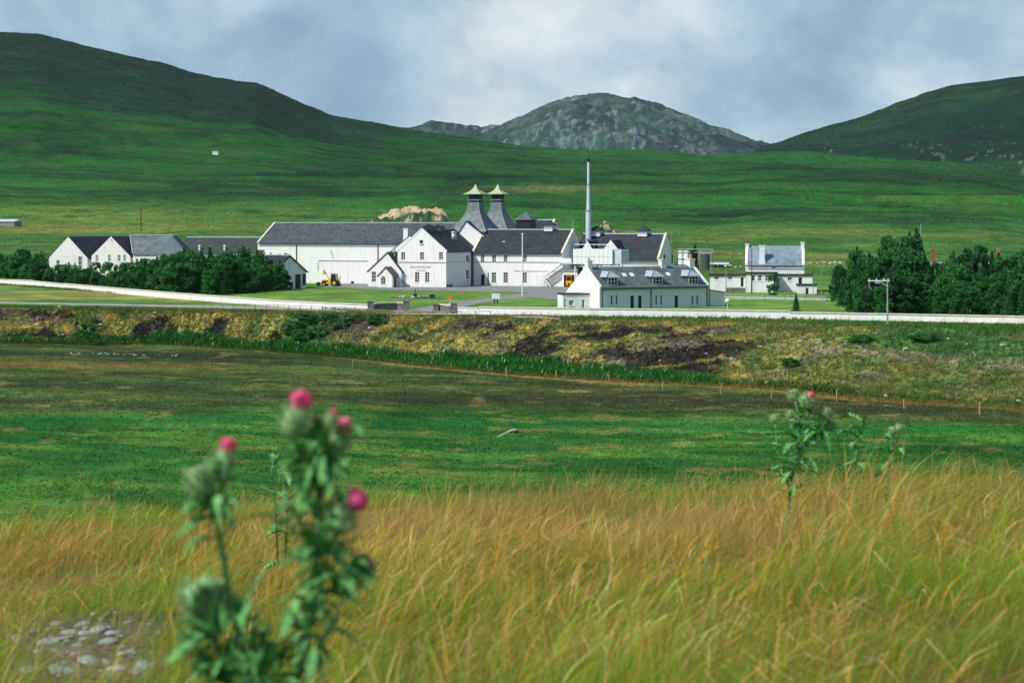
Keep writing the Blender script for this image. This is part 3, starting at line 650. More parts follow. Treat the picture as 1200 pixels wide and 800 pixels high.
# --- visitor gable
hB = House('gabled_office', 'white gabled building carrying the faint sign, three upper windows and vents on its dark roof', 'building', 466, 379.5, TH)
for p_ in (472.5, 494.6, 516.8): hB.fw(p_, 295.6, 304.2, 4.7, nx=2, ny=3)
for p_ in (488.8, 500.6): hB.fw(p_, 319, 330.8, 5.2, nx=2, ny=4)
Lb = 10.1; Wb = 12.3
hB.hole('right', hB.v(548, Lb), 4.6, 1.6, 1.3); hB.hole('right', hB.v(548, Lb), 1.4, 1.6, 1.7)
hB.walls(Lb, Wb+3, 6.8, WHITE, 4.15, 'y', 0.5).roof(SL_D, verge=0.0, cope=TRIM, cope_sides=(0,), cw=0.26)
b = MB(); b.box((4.62, -0.05, 8.35), (5.3, 0.02, 8.95)); o = b.build('owl_hole', DARK, hB.t)
b = MB(); b.box((4.55, -0.22, 8.2), (5.4, -0.003, 8.34)); b.build('ledge', TRIM, hB.t)
b = MB(); b.box((0.05, -0.13, 4.72), (Lb-0.05, -0.05, 4.80))
b.box((Lb+0.05, 0.1, 4.72), (Lb+0.12, Wb-0.1, 4.80)); b.build('cable_run', GALV, hB.t)
b = MB(); b.box((Lb+0.04, Wb-0.35, 0.05), (Lb+0.2, Wb-0.2, 6.6)); b.build('downpipe', PIPE, hB.t)
b = MB(); b.box((Lb+0.04, 0.3, 0.0), (Lb+0.6, 1.1, 0.55)); b.box((Lb+0.62, 0.5, 0), (Lb+0.9, 0.9, 0.7)); b.build('meter_box', GREENP, hB.t)
for v_, w_, hh in ((1.6, 1.0, 0.9), (3.2, 1.3, 1.5), (5.2, 0.9, 0.7), (7.6, 1.3, 1.2), (9.4, 0.9, 0.8)):
    b = MB(); b.box((5.05-w_/2, v_-w_/2, 10.6), (5.05+w_/2, v_+w_/2, 10.95+hh*0.4)); o = b.build('ridge_vent', PIPE, hB.t)
    b = MB(); e = w_/2+0.18; q0 = 10.955+hh*0.4; b.loft([[(5.05-e, v_-e, q0), (5.05+e, v_-e, q0), (5.05+e, v_+e, q0), (5.05-e, v_+e, q0)], [(5.05-.1, v_-.1, q0+.4), (5.05+.1, v_-.1, q0+.4), (5.05+.1, v_+.1, q0+.4), (5.05-.1, v_+.1, q0+.4)]]); b.build('vent_cap', DARK, o)
b = MB(); b.tube([(7.6, 9.3, 8.6), (7.6, 9.3, 10.3)], 0.5, 12); b.ico((7.6, 9.3, 10.3), 0.62, (1, 1, 0.55)); b.build('roof_cowl', GALV, hB.t, smooth=True)
b = MB(); b.tube([(1.2, -0.1, 1.0), (1.2, -0.42, 1.0)], 0.04, 6); n_ = 14
b.loft([[(1.2+0.1*k*math.cos(2*math.pi*j/n_), -0.42-0.08*k, 1.05+0.1*k*math.sin(2*math.pi*j/n_)) for j in range(n_)] for k in (0.5, 2, 3.6)]); b.build('satellite_dish', GALV, hB.t)
def wall_text(body, size, u, z, parent, m, name):
    cu = bpy.data.curves.new(name, 'FONT'); cu.body = body; cu.size = size; cu.align_x = 'CENTER'; cu.extrude = 0.012; cu.space_character = 1.15
    o = bpy.data.objects.new(name, cu); C.objects.link(o)
    dg = bpy.context.evaluated_depsgraph_get(); me = bpy.data.meshes.new_from_object(o.evaluated_get(dg)); bpy.data.objects.remove(o)
    o = bpy.data.objects.new(name, me); C.objects.link(o); me.materials.clear(); me.materials.append(m); o.parent = parent
    o.location = (u, -0.02, z); o.rotation_euler = (R(90), 0, 0); return o
SIGN = mat('faded_sign_paint', lin(120, 120, 118), 0.8)
wall_text('DALWHINNIE', 0.62, 4.75, 3.62, hB.t, SIGN, 'sign_lettering')
wall_text('DISTILLERY', 0.36, 5.0, 3.05, hB.t, SIGN, 'sign_lettering')
# gable behind, to the left of the office
h = House('rear_gable', 'white chimney gable rising behind the left shoulder of the sign building', 'building', 455.5, 386, TH)
h.walls(9.0, 11, 6.3, WHITE, 3.4, 'y').roof(SL_D, verge=0.05)
h.chimney(h.u(475.5)-0.1, 0.5, 7.6, 11.0, 0.95, 0.8, WHITE, 1, RED, 0.7)
# entrance wing
h = House('entrance_wing', 'low white entrance wing with gable and small flue left of the sign building', 'building', 431.5, 381, TH)
h.fw(438, 318.2, 330.3, 5.0, nx=2, ny=3)
h.walls(7.0, 8.0, 3.0, WHITE, 3.5, 'y', 0.58).roof(SL_D, verge=0.18)
b = MB(); b.tube([(h.u(458.7), 1.4, 5.9), (h.u(458.7), 1.4, 7.2)], 0.14, 8); b.box((h.u(458.7)-0.6, 1.3, 7.2), (h.u(458.7)+0.4, 1.45, 7.27)); b.build('flue', GALV, h.t)
# porch
h = House('arched_porch', 'small white gabled porch with arched window and dark side doorway', 'porch', 443.5, 376.5, TH)
h.hole('right', 1.2, 0.0, 1.3, 2.3, 'door', fill=DARK)
h.walls(2.9, 2.6, 2.3, WHITE, 1.45, 'y').roof(slate('porch_slate', lin(92, 104, 92)), verge=0.2, eave=0.3)
b = MB(); P_ = [(0.98+0.42*math.cos(a), -0.02, 1.75+0.42*math.sin(a)) for a in [math.pi*i/8 for i in range(9)]]+[(0.56, -0.02, 0.75), (1.40, -0.02, 0.75)]
b.poly([P_[i] for i in range(9)]+[P_[9], P_[10]]); w_o = b.build('arched_window', GLASS, h.t)
b = MB(); b.box((0.95, -0.06, 0.75), (1.01, -0.025, 2.15)); b.box((0.56, -0.065, 1.25), (1.40, -0.028, 1.30)); b.box((0.56, -0.065, 1.73), (1.40, -0.028, 1.78)); b.box((0.5, -0.1, 0.66), (1.46, -0.023, 0.74)); b.build('glazing_bars', TRIM, w_o)
b = MB(); b.box((3.1, 2.4, 0), (3.5, 2.6, 2.3)); b.build('door_jamb', TRIM, h.t)
# --- main two-storey block
Oc = hB.P(Lb+0.02, Wb+0.02)
hC = House('stillhouse_block', 'white two-storey block with dark slate roof, outside stair and rows of small windows', 'building', 0, 0, TH, O=(Oc[0], Oc[1], 0))
uu = hC.u
for p_ in (565.5, 579, 592.5, 615): hC.fw(p_, 298.5, 306.8, 4.4, nx=2, ny=3)
for p_ in (578.8, 592.6, 614.8): hC.fw(p_, 319.2, 331.5, 5.2, nx=2, ny=4)
hC.fw(565.5, 321.2, 334.4, 5.0, 'door', fill=DARK)
LC = hC.u(659.6)
hC.walls(LC, 12.2, 6.45, WHITE, 4.35, 'x').roof(SL_D, cope=COPE, cw=0.4).gutter(us=(0.3,))
b = MB(); b.box((0.2, -0.13, 4.65), (LC-0.1, -0.05, 4.73)); b.box((uu(602), -0.1, 2.95), (LC-0.1, -0.04, 3.0)); b.build('cable_run', GALV, hC.t)
b = MB(); b.box((uu(571.6), -0.1, 0.0), (uu(572.6), -0.02, 2.6)); b.build('downpipe', PIPE, hC.t)
b = MB(); b.tube([(LC-0.2, 6.1, 10.8), (LC-0.2, 6.1, 12.4)], 0.09, 6); b.ico((LC-0.2, 6.1, 12.4), 0.17); b.build('finial', GALV, hC.t)
b = MB(); b.box((uu(582), 2.7, 8.42), (uu(585.5), 3.3, 8.62)); b.build('skylight', TRIM, hC.t)
vent(hC, hC.u(644.5)-2.4, 6.1, 10.6, 1.7, 1.1, 0.9)
# dark lantern tower on the ridge
u0 = uu(613)-2.6; b = MB(); b.box((u0-1.5, 6.6, 10.2), (u0+1.5, 9.6, 12.75)); o = b.build('ridge_lantern', DARK, hC.t)
b = MB(); b.box((u0-1.7, 6.4, 9.9), (u0+1.7, 9.8, 10.35)); b.build('lantern_base', TRIM, o)
b = MB(); ring = lambda k, z_: [(u0-k, 8.1-k, z_), (u0+k, 8.1-k, z_), (u0+k, 8.1+k, z_), (u0-k, 8.1+k, z_)]
b.loft([ring(1.75, 12.76), ring(1.75, 12.86), ring(0.9, 13.7), ring(0.08, 14.3)]); b.build('lantern_roof', SL_G, o)
# outside stair on the right of the front
st_o = thing('outside_stair', hC.P(LC, 0), R(TH), 'white outside steel stair folding back on the end of the two-storey block', 'stair')
sd = lambda px_: hC.u(px_)-LC
b = MB(); xa, xb, xc = sd(641), sd(664), sd(651.5)
b.hexa([(xa, -1.6, 2.0), (xb, -1.6, 4.6), (xb, -1.5, 4.6), (xa, -1.5, 2.0), (xa, -1.6, 2.35), (xb, -1.6, 4.95), (xb, -1.5, 4.95), (xa, -1.5, 2.35)])
b.hexa([(xa, -0.5, 2.0), (xb, -0.5, 4.6), (xb, -0.4, 4.6), (xa, -0.4, 2.0), (xa, -0.5, 2.35), (xb, -0.5, 4.95), (xb, -0.4, 4.95), (xa, -0.4, 2.35)])
b.build('upper_stringer', TRIM, st_o)
b = MB()
for i in range(14): t_ = (i+0.5)/14; b.box((xa+(xb-xa)*t_-0.13, -1.49, 2.2+2.6*t_), (xa+(xb-xa)*t_+0.13, -0.51, 2.24+2.6*t_))
for i in range(11): t_ = (i+0.5)/11; b.box((xa+(xc-xa)*t_-0.12, -2.75, 2.1-2.1*t_), (xa+(xc-xa)*t_+0.12, -1.75, 2.14-2.1*t_))
b.build('stair_tread', GALV, st_o)
b = MB(); b.hexa([(xa, -2.9, 2.0), (xc, -2.9, -0.0), (xc, -2.8, -0.0), (xa, -2.8, 2.0), (xa, -2.9, 2.4), (xc, -2.9, 0.35), (xc, -2.8, 0.35), (xa, -2.8, 2.4)]); b.build('lower_stringer', TRIM, st_o)
b = MB(); b.box((xa-1.0, -2.8, 2.0), (xa, -0.4, 2.1)); b.tube([(xa-0.9, -2.7, 0), (xa-0.9, -2.7, 2.0)], 0.06, 6); b.tube([(xa-0.9, -0.5, 0), (xa-0.9, -0.5, 2.0)], 0.06, 6); b.build('landing', TRIM, st_o)
b = MB(); b.tube([(xa-0.9, -2.75, 2.1), (xa-0.9, -2.75, 3.1), (xa, -2.75, 3.1), (xc, -2.85, 1.1)], 0.035, 6); b.tube([(xa, -1.55, 3.2), (xb, -1.55, 5.8)], 0.035, 6); b.build('handrail', TRIM, st_o)
b = MB(); b.box((sd(659), -2.0, 4.45), (sd(674), -0.2, 4.62)); b.box((sd(659), -2.06, 4.63), (sd(674), -2.0, 5.5)); b.build('top_landing', TRIM, st_o)
# --- rear range with two little gables and steel tank
hE = House('rear_range', 'long dark-roofed range with two ridge vents and a shaded right gable behind the cottages', 'building', 0, 0, TH, O=hC.P(LC+0.06, 6.4))
LE = hE.u(772.3); WE = 9.5
hE.hole('right', hE.v(778.5, LE), 4.4, 0.8, 1.7, nx=1, ny=3, frame=PIPE); hE.hole('right', hE.v(787.5, LE), 4.4, 0.8, 1.7, nx=1, ny=3, frame=PIPE)
hE.hole('right', hE.v(790, LE), 0.0, 0.9, 1.6, 'door', fill=DARK)
hE.walls(LE, WE, 5.35, WHITE, 4.65, 'x').roof(SL_D, cope=COPE, cope_sides=(1,), cw=0.4).gutter()
vent(hE, hE.u(699)-1.6, 4.75, 9.6, 1.9, 1.05, 0.95); vent(hE, hE.u(755)-1.7, 4.75, 9.6, 1.9, 1.05, 0.95)
b = MB(); b.hexa([(hE.u(724.5)-1.3, 3.3, 8.75), (hE.u(724.5)-1.1, 3.3, 8.75), (hE.u(731.5)+.1, -0.2, 5.35), (hE.u(731.5)-.1, -0.2, 5.35), (hE.u(724.5)-1.3, 3.3, 9.0), (hE.u(724.5)-1.1, 3.3, 9.0), (hE.u(731.5)+.1, -0.2, 5.75), (hE.u(731.5)-.1, -0.2, 5.75)]); b.build('division_wall', TRIM, hE.t)
for k, (pa, pl, wd, lab) in enumerate(((689.2, 680, 3.3, 'small white gable left of its twin above the steel tank'), (715.5, 703.5, 4.6, 'wider white gable right of its twin above the steel tank'))):
    q = House('small_gable', lab, 'gable', 0, 0, TH, group='twin gables above the tank', O=hE.P(hE.u(pl)+0.5, -2.0))
    q.walls(wd, 5.2, 6.2, WHITE, 2.6 if k == 0 else 2.75, 'y').roof(SL_D, verge=0.03, eave=0.1)
    b = MB(); b.box((wd/2-0.35, -0.3, 6.6), (wd/2+0.35, -0.01, 7.0)); b.build('pipe_hood', PIPE, q.t)
# tank cladding box on posts
tk = House('tank_house', 'white panelled tank box raised on posts beside the stair', 'tank', 671.5, 371, TH)
wt = tk.u(717.5); dt = 5.0
b = MB(); b.box((0, 0, 4.55), (wt, dt, 7.35)); o = b.build('tank_shell', TRIM, tk.t)
b = MB(); b.box((0.0, -0.05, 4.38), (wt, dt, 4.54)); b.build('tank_base', DARK, tk.t)
b = MB(); b.box((wt+0.06, 0.5, 4.6), (wt+1.6, dt, 7.2)); b.build('side_tank', STEEL, tk.t)
b = MB()
for i in range(1, 9): x_ = wt*i/9; b.box((x_-0.02, -0.02, 4.6), (x_+0.02, -0.003, 7.3))
b.box((0.05, -0.022, 5.92), (wt-0.05, -0.005, 5.97)); b.build('panel_joint', GALV, o)
b = MB()
for x_ in (0.3, 2.0, 3.9, wt-0.3):
    for y_ in (0.3, dt-0.3): b.box((x_-0.1, y_-0.1, 0), (x_+0.1, y_+0.1, 4.37))
b.build('post', TRIM, tk.t)
b = MB(); b.box((0.5, 1.2, 0.0), (1.7, 4.6, 3.9)); b.build('vessel', BLK, tk.t)
b = MB(); b.box((2.1, 2.0, 0.0), (3.2, 4.6, 3.7)); b.build('pump_cabinet', WOOD, tk.t)
b = MB()
for i in range(8): b.tube([(0.2+wt*i/8, 0.1, 7.35), (0.2+wt*i/8, 0.1, 8.2)], 0.03, 5)
b.tube([(0.2, 0.1, 8.2), (wt-0.5, 0.1, 8.2)], 0.03, 5); b.build('guard_rail', GALV, tk.t)
# shed with forklift
h = House('loading_bay', 'small white loading bay with dark opening housing the forklift', 'bay', 0, 0, TH, O=hC.P(LC+0.1, -0.6))
lb_ = h.u(679); h.holes['front'].append((h.u(667.5), 0.0, 2.35, 2.35, 'gap', 1, 1, TRIM, DARK))
h.walls(lb_, 3.2, 3.1, WHITE); b = MB(); b.box((-0.02, -0.3, 3.12), (lb_+0.1, 3.2, 3.3)); b.build('roof', TRIM, h.t)
# low flat block above cottage roof
h = House('flat_annexe', 'low flat-roofed white annexe just above the cottage roof', 'annexe', 730.5, 352, TH)
wl_ = h.u(778.5); h.walls(wl_, 4.5, 4.95, WHITE); b = MB(); b.box((-0.1, -0.1, 4.96), (wl_+0.1, 4.6, 5.1)); b.build('roof', LEAD, h.t)
b = MB(); b.box((wl_*0.2, -0.1, 3.6), (wl_*0.9, -0.02, 3.68)); b.build('wall_pipe', GALV, h.t)
# building behind with end coping
h = House('mash_house', 'dark slate roof with pale coping peeping behind the ridge lantern', 'building', 612, 402, TH)
lm = h.u(652)-2; h.walls(lm, 9, 9.0, WHITE, 3.7, 'x').roof(SL_D, cope=COPE, cope_sides=(1,))
# --- kilns with pagoda roofs
def kiln(px, D, k, label):
    t = thing('kiln', (X(px, D), D, 0), R(TH), label, 'kiln', 'pagoda kilns')
    Pz = lambda py: Z(py, D)
    mpp = D/F/1.301*k
    def ring(hw, z_): return [(-hw, -hw, z_), (hw, -hw, z_), (hw, hw, z_), (-hw, hw, z_)]
    base_z = Pz(270)
    b = MB(); hw = 26*mpp; b.box((-hw+0.12, -hw+0.12, 0), (hw-0.12, hw-0.12, base_z)); b.build('wall', WHITE, t)
    prof = [(271.5, 58), (268, 53), (263, 43.5), (258.5, 35.5), (254, 28.5), (251, 24.5), (247, 20.5), (243, 18.5), (240, 17.6), (237, 17)]
    b = MB(); b.loft([ring(wd/2*mpp, Pz(270)+(Pz(py)-Pz(270))) for py, wd in prof]); rf = b.build('roof', SL_K, t)
    b = MB()
    for sx, sy in ((-1, -1), (1, -1), (1, 1), (-1, 1)): b.tube([(sx*wd/2*mpp, sy*wd/2*mpp, Pz(py)+0.02) for py, wd in prof], 0.09, 6)
    b.build('hip_flashing', LEAD, rf)
    b = MB(); b.loft([ring(8.7*mpp, Pz(236.9)), ring(8.9*mpp, Pz(236))]); b.loft([ring(8.2*mpp, Pz(235.9)), ring(8.2*mpp, Pz(235))]); b.build('neck_band', DARK, t)
    b = MB(); b.loft([ring(9.4*mpp, Pz(234.9)), ring(9.4*mpp, Pz(234.0))]); b.build('neck_shelf', LEAD, t)
    b = MB(); b.loft([ring(8.0*mpp, Pz(233.9)), ring(8.0*mpp, Pz(230.5))]); b.build('neck', GREENP, t)
    b = MB()
    for i in range(7):
        for j in range(7):
            if i in (0, 6) or j in (0, 6): x_ = (-1+i/3)*7.6*mpp; y_ = (-1+j/3)*7.6*mpp; b.box((x_-0.07, y_-0.07, Pz(230.45)), (x_+0.07, y_+0.07, Pz(228)))
    b.loft([ring(5.8*mpp, Pz(230.45)), ring(5.8*mpp, Pz(228))]); b.build('louvre', GREENP, t)
    cp = [(227.9, 14.2), (227.2, 14.4), (225.6, 10.2), (223.6, 6.2), (221, 3.6), (218.5, 1.8), (216, 0.5)]
    b = MB(); b.loft([ring(hw_*mpp, Pz(py)) for py, hw_ in cp]); c = b.build('cowl', COPPER, t)
    b = MB(); b.tube([(0, 0, Pz(216.3)), (0, 0, Pz(210))], 0.035, 6); b.tube([(0, 0, Pz(211.5)), (0.5, 0.1, Pz(210.5)), (0.8, 0.0, Pz(211.6))], 0.04, 5); b.tube([(-0.4, 0, Pz(212.6)), (0.4, 0, Pz(212.6))], 0.03, 5); b.build('weather_vane', DARK, c)
    return t
kiln(557.5, 396, 1.0, 'nearer left pagoda kiln with yellowed copper cowl and flared slate roof')
kiln(583.5, 408, 0.92, 'farther right pagoda kiln with pale green cowl and flared slate roof')
h = House('kiln_gable', 'white gable wall climbing in front of the left pagoda roof', 'gable', 533.0, 393, TH)
h.walls(7.2, 4.0, 9.0, WHITE, 3.45, 'y', 0.34).roof(SL_D, verge=0.2, eave=0.1)
# --- tall steel stack
sx_, sD = X(689.6, 388), 388
t = thing('chimney_stack', (sx_, sD, 0), 0, 'tall slim pale steel stack with black tip', 'chimney')
for nm, y0, y1, r0, r1, m_ in (('lower_tube', 300, 247, 0.56, 0.52, STEEL), ('middle_tube', 246.5, 216, 0.40, 0.28, STEEL), ('upper_tube', 215.5, 190, 0.25, 0.25, STEEL), ('tip', 189.9, 186, 0.3, 0.3, BLK)):
    b = MB(); z0 = 0 if nm == 'lower_tube' else Z(y0, sD); b.tube([(0, 0, z0), (0, 0, Z(y1, sD))], [r0, r1], 14); b.build(nm, m_, t, smooth=False)
for py_, r_ in ((247, 0.68), (216, 0.45)):
    b = MB(); b.tube([(0, 0, Z(py_, sD)), (0, 0, Z(py_, sD)+0.18)], r_, 14); b.build('flange', LEAD, t)
# --- tanks right of the rear range
t = thing('silo_cluster', (X(803, 366), 366, 0), R(TH), 'pair of white upright tanks with black banded tank and gantry by the right gable', 'tanks')
def pz(py): return Z(py, 366)
for x_, r_, m_, nm, y0 in ((-0.75, 0.55, TRIM, 'white_tank', 293.5), (0.35, 0.6, TRIM, 'white_tank', 293.5), (1.55, 0.75, BLK, 'black_tank', 293)):
    b = MB(); b.tube([(x_, 0, pz(310)), (x_, 0, pz(y0))], r_, 14); o = b.build(nm, m_, t, smooth=False)
    if m_ is TRIM: b = MB(); b.tube([(x_, 0, pz(304.2)), (x_, 0, pz(303.2))], r_+0.04, 14); b.build('band', DARK, o)
b = MB(); b.box((-1.6, -1.0, pz(312.5)), (2.6, 1.0, pz(310))); b.build('cradle', DARK, t)
b = MB()
for x_ in (-1.4, 2.4):
    for y_ in (-0.8, 0.8): b.box((x_-0.12, y_-0.12, 0), (x_+0.12, y_+0.12, pz(312.5)-0.01))
b.build('cradle_legs', DARK, t)
b = MB(); b.tube([(1.8, 0.2, pz(293)), (1.8, 0.2, pz(286.5))], 0.22, 8); b.build('vent_pipe', BLK, t)
b = MB()
for x_ in (2.9, 5.1): b.tube([(x_, 0.6, 0), (x_, 0.6, pz(291.5))], 0.07, 6); b.tube([(x_, -0.6, 0), (x_, -0.6, pz(291.5))], 0.07, 6)
for z_ in (pz(292), pz(295.5)): b.tube([(-1.4, -0.6, z_), (5.2, -0.6, z_)], 0.08, 6); b.tube([(-1.4, 0.6, z_), (5.2, 0.6, z_)], 0.06, 6)
b.box((2.8, -0.7, pz(297)), (5.2, 0.7, pz(296.2))); b.build('gantry', GALV, t)
b = MB(); b.tube([(3.9, 0, pz(316)), (3.9, 0, pz(298))], 0.75, 14); b.build('gantry_vessel', PIPE, t)
# --- roadside cottages
hF = House('cottage_row', 'roadside row of white cottages, front tinted for shade, with three dormers and white sunlit end', 'cottages', 703, 282.5, 29)
HF_SHADE = harl('shade_blue_harling', (0.66, 0.69, 0.72), (0.45, 0.46, 0.42), 0.5)  # white harling with the blue of the shaded front put into its colour
LF = hF.u(830.5); aW = 3.9; WF = 9.3
for p_ in (717.2, 722.8, 769.4, 775.2, 811.8, 817.4): hF.fw(p_, 345.8, 357.3, 2.7, nx=1, ny=2)
for p_ in (741.3, 750.3, 793): hF.fw(p_, 345.8, 364, 5.2, 'door', fill=DARK)
hF.holes['left'] = []
hF.walls(LF, WF, 3.05, HF_SHADE, 2.7, 'x', aW/WF, hb=1.95)
hF.roof(slate('cottage_slate', lin(96, 106, 108), 0.25), cope=TRIM, cw=0.3, eave=0.22).gutter(us=(0.35, hF.u(762.6), LF-0.35))
ax_ = aW
b = MB(); b.extr([(0.0, 0.0), (0.0, 3.03), (aW, 5.73), (WF, 1.93), (WF, 0.0)], 'x', -0.05, -0.004); b.build('sunlit_gable_slab', WHITE, hF.t)  # slab added over the sunlit end, free of the painted shade tint
hF.chimney(0.5, ax_, 4.9, 6.75, 0.75, 0.85, WHITE, 1, BUFF, 0.35)
hF.chimney(hF.u(779.5)+2.1, ax_, 4.9, 6.75, 0.85, 0.9, WHITE2, 1, BUFF, 0.25)
hF.chimney(LF-0.55, ax_, 4.9, 6.8, 0.85, 0.95, WHITE, 1, BUFF, 0.75)
for p_ in (733, 742, 785):
    u_ = hF.u(p_)+1.2; kz = 2.7/aW; b = MB(); y_ = 2.2; z_ = 3.05+kz*y_+0.15
    b.hexa([(u_-0.3, y_-0.3, z_-0.3*kz), (u_+0.3, y_-0.3, z_-0.3*kz), (u_+0.3, y_+0.3, z_+0.3*kz), (u_-0.3, y_+0.3, z_+0.3*kz), (u_-0.3, y_-0.3, z_-0.3*kz+.1), (u_+0.3, y_-0.3, z_-0.3*kz+.1), (u_+0.3, y_+0.3, z_+0.3*kz+.1), (u_-0.3, y_+0.3, z_+0.3*kz+.1)]); b.build('skylight', TRIM, hF.t)
DORM = mat('dormer_lead', lin(158, 168, 172), 0.6, 0.15, 3)
TEAL = mat('pale_blue_green_paint', lin(196, 214, 214), 0.5)
for p_ in (719.2, 771.8, 813.8):
    u_ = hF.u(p_); wd = 0.85; y0 = 0.35; z0 = 3.05+y0*2.7/aW+0.1; z1 = 4.5
    b = MB(); b.extr([(y0, z0), (y0, z1), (aW*0.62, z1), (aW*0.62, 3.05+2.7*0.62+0.0)], 'x', u_-wd, u_+wd); d_ = b.build('dormer', PIPE, hF.t)
    b = MB(); b.hexa([(u_-wd-.3, y0-.3, z1+.01), (u_+wd+.3, y0-.3, z1+.01), (u_+wd+.3, aW*.9, z1+.01), (u_-wd-.3, aW*.9, z1+.01), (u_-.12, y0+.75, z1+.85), (u_+.12, y0+.75, z1+.85), (u_+.12, aW*.95, z1+.85), (u_-.12, aW*.95, z1+.85)]); b.build('dormer_roof', DORM, d_)
    b = MB()
    for s_ in (-1, 1): b.tube([(u_+s_*(wd+.3), y0-.3, z1+.06), (u_+s_*.1, y0+.75, z1+.9)], 0.05, 5)
    b.build('hip_flashing', LEAD, d_)
    b = MB(); b.box((u_-wd+.08, y0-.03, z0+.05), (u_+wd-.08, y0-.005, z1-.05)); b.build('pane', GLASS, d_)
    b = MB()
    for x_ in (-wd+.08, -wd/3, wd/3, wd-.08): b.box((u_+x_-.05, y0-.09, z0+.02), (u_+x_+.05, y0-.033, z1-.03))
    zc = (z0+z1)/2
    for z_ in (z0+.04, zc, z1-.07): b.box((u_-wd+.05, y0-.085, z_-.035), (u_+wd-.05, y0-.036, z_+.035))
    b.build('window_frame', TEAL, d_)
# porch on the sunlit end
h = House('end_porch', 'small flat-roofed white porch on the sunlit end of the cottages', 'porch', 659.5, 284, 12)
h.fw(669.5, 352, 358, 5.2, nx=2, ny=2); h.fw(662.2, 350, 361.8, 2.0, 'door', fill=DARK); h.fw(683.5, 351, 361.8, 3, 'door', fill=DARK)
lp_ = h.u(703); h.walls(lp_, 3.2, 2.05, WHITE); b = MB(); b.box((-.12, -.12, 2.055), (lp_+.05, 3.3, 2.2)); b.build('roof', DARK, h.t)
h = House('side_outhouse', 'low outhouse with sloping grey roof on the right end of the cottages', 'outhouse', 832.5, 292, 26)
lo_ = h.u(849.5); h.walls(lo_, 4.0, 2.0, HF_SHADE); b = MB(); b.hexa([(-.05, -.1, 2.36), (lo_+.15, -.1, 2.01), (lo_+.15, 4.1, 2.01), (-.05, 4.1, 2.36), (-.05, -.1, 2.5), (lo_+.15, -.1, 2.12), (lo_+.15, 4.1, 2.12), (-.05, 4.1, 2.5)]); b.build('roof', WOOD, h.t)
b = MB(); b.extr([(0, 2.0), (lo_, 2.0), (0, 2.35)], 'y', 0.0, 4.0); b.build('wall_head', HF_SHADE, h.t)
b = MB(); b.tube([(0, 0, 0), (0, 0, 1.0)], 0.05, 6); b.ico((0, 0, 1.15), 0.36, (1, 1, .9)); o = b.build('garden_lamp', mat('off_white_globe', lin(225, 220, 190), 0.4)); o.location = (X(852.5, 284), 284, 0)
tag(o, 'round off-white globe lamp on short post beside the outhouse', 'lamp')
# --- white house on the right
hG = House('chimneyed_house', 'tall white house with grey slate roof and three chimneys to the right', 'house', 873.5, 356, -8)
LG = hG.u(942.5); hG.fw(906.8, 312.3, 314.8, 4.6, nx=2, ny=1); WG = 6.4
hG.walls(LG, WG, 4.75, WHITE, 3.1, 'x').roof(mat('blue_grey_slate', lin(122, 138, 148), 0.5, 0.35, 0.9, 0.4, 9), cope=TRIM, cw=0.42, eave=0.2).gutter()
hG.chimney(0.25, 3.2, 7.5, 8.3, 0.62, 1.0, WHITE, 1, RED, 0.8); hG.chimney(LG-0.3, 3.2, 7.5, 8.6, 0.62, 1.0, WHITE, 0)
c_ = hG.chimney(hG.u(893)+0.0, 0.35, 4.3, 8.1, 0.95, 0.7, WHITE, 1, DARK, 0.3)
b = MB(); b.box((hG.u(889.2), -0.02, 4.2), (hG.u(896.8), 0.7, 5.6)); b.build('chimney_shoulder', WHITE, c_)
h = House('flat_wing', 'long low flat-roofed white wing left of the tall chimneyed house', 'wing', 832, 354, -8)
for p_ in (839.6, 855.6): h.fw(p_, 323.8, 327.5, 4.6, nx=2, ny=1)
h.fw(869.8, 324.5, 336, 4, 'door', fill=DARK)
l_ = h.u(873.8); h.walls(l_, 5, 2.85, WHITE); b = MB(); b.box((-.25, -.25, 2.855), (l_+.2, 5, 3.1)); b.build('roof', DARK, h.t)
b = MB(); b.box((h.u(851), -2.2, 0), (l_, -2.0, 0.8)); b.build('yard_wall', STONE, h.t)
h = House('flat_front_block', 'flat-roofed white front block with three tall windows on the chimneyed house', 'wing', 874.3, 350, -8)
for p_ in (882.5, 890.5, 899): h.fw(p_, 322.3, 329.3, 4.4, nx=2, ny=2)
l_ = h.u(906.8); h.walls(l_, 5.6, 3.3, WHITE); b = MB(); b.box((-.25, -.25, 3.305), (l_+.7, 5.7, 3.5)); b.build('roof', DARK, h.t)
b = MB(); b.box((h.u(880.2), -.12, 0), (h.u(880.9), -.01, 3.25)); b.build('downpipe', PIPE, h.t)
h = House('flat_right_wing', 'lower flat-roofed white wing under the right gable of the chimneyed house', 'wing', 908.0, 352, -8)
h.fw(925.5, 324.8, 328.8, 4.6, nx=2, ny=1); h.fw(938, 325, 333, 4.6, nx=1, ny=1)
l_ = h.u(952); h.walls(l_, 5.5, 2.95, WHITE); b = MB(); b.box((-.1, -.25, 2.955), (l_+.3, 5.6, 3.15)); b.build('roof', DARK, h.t)
h = House('flat_porch', 'small white flat porch with dark door at the right foot of the chimneyed house', 'porch', 934, 343, -8)
h.fw(946, 337.2, 344.6, 3.8, 'door', fill=DARK)
l_ = h.u(957); h.walls(l_, 4.5, 1.5, WHITE); b = MB(); b.box((-.2, -.2, 1.505), (l_+.15, 4.5, 1.65)); b.build('roof', DARK, h.t)
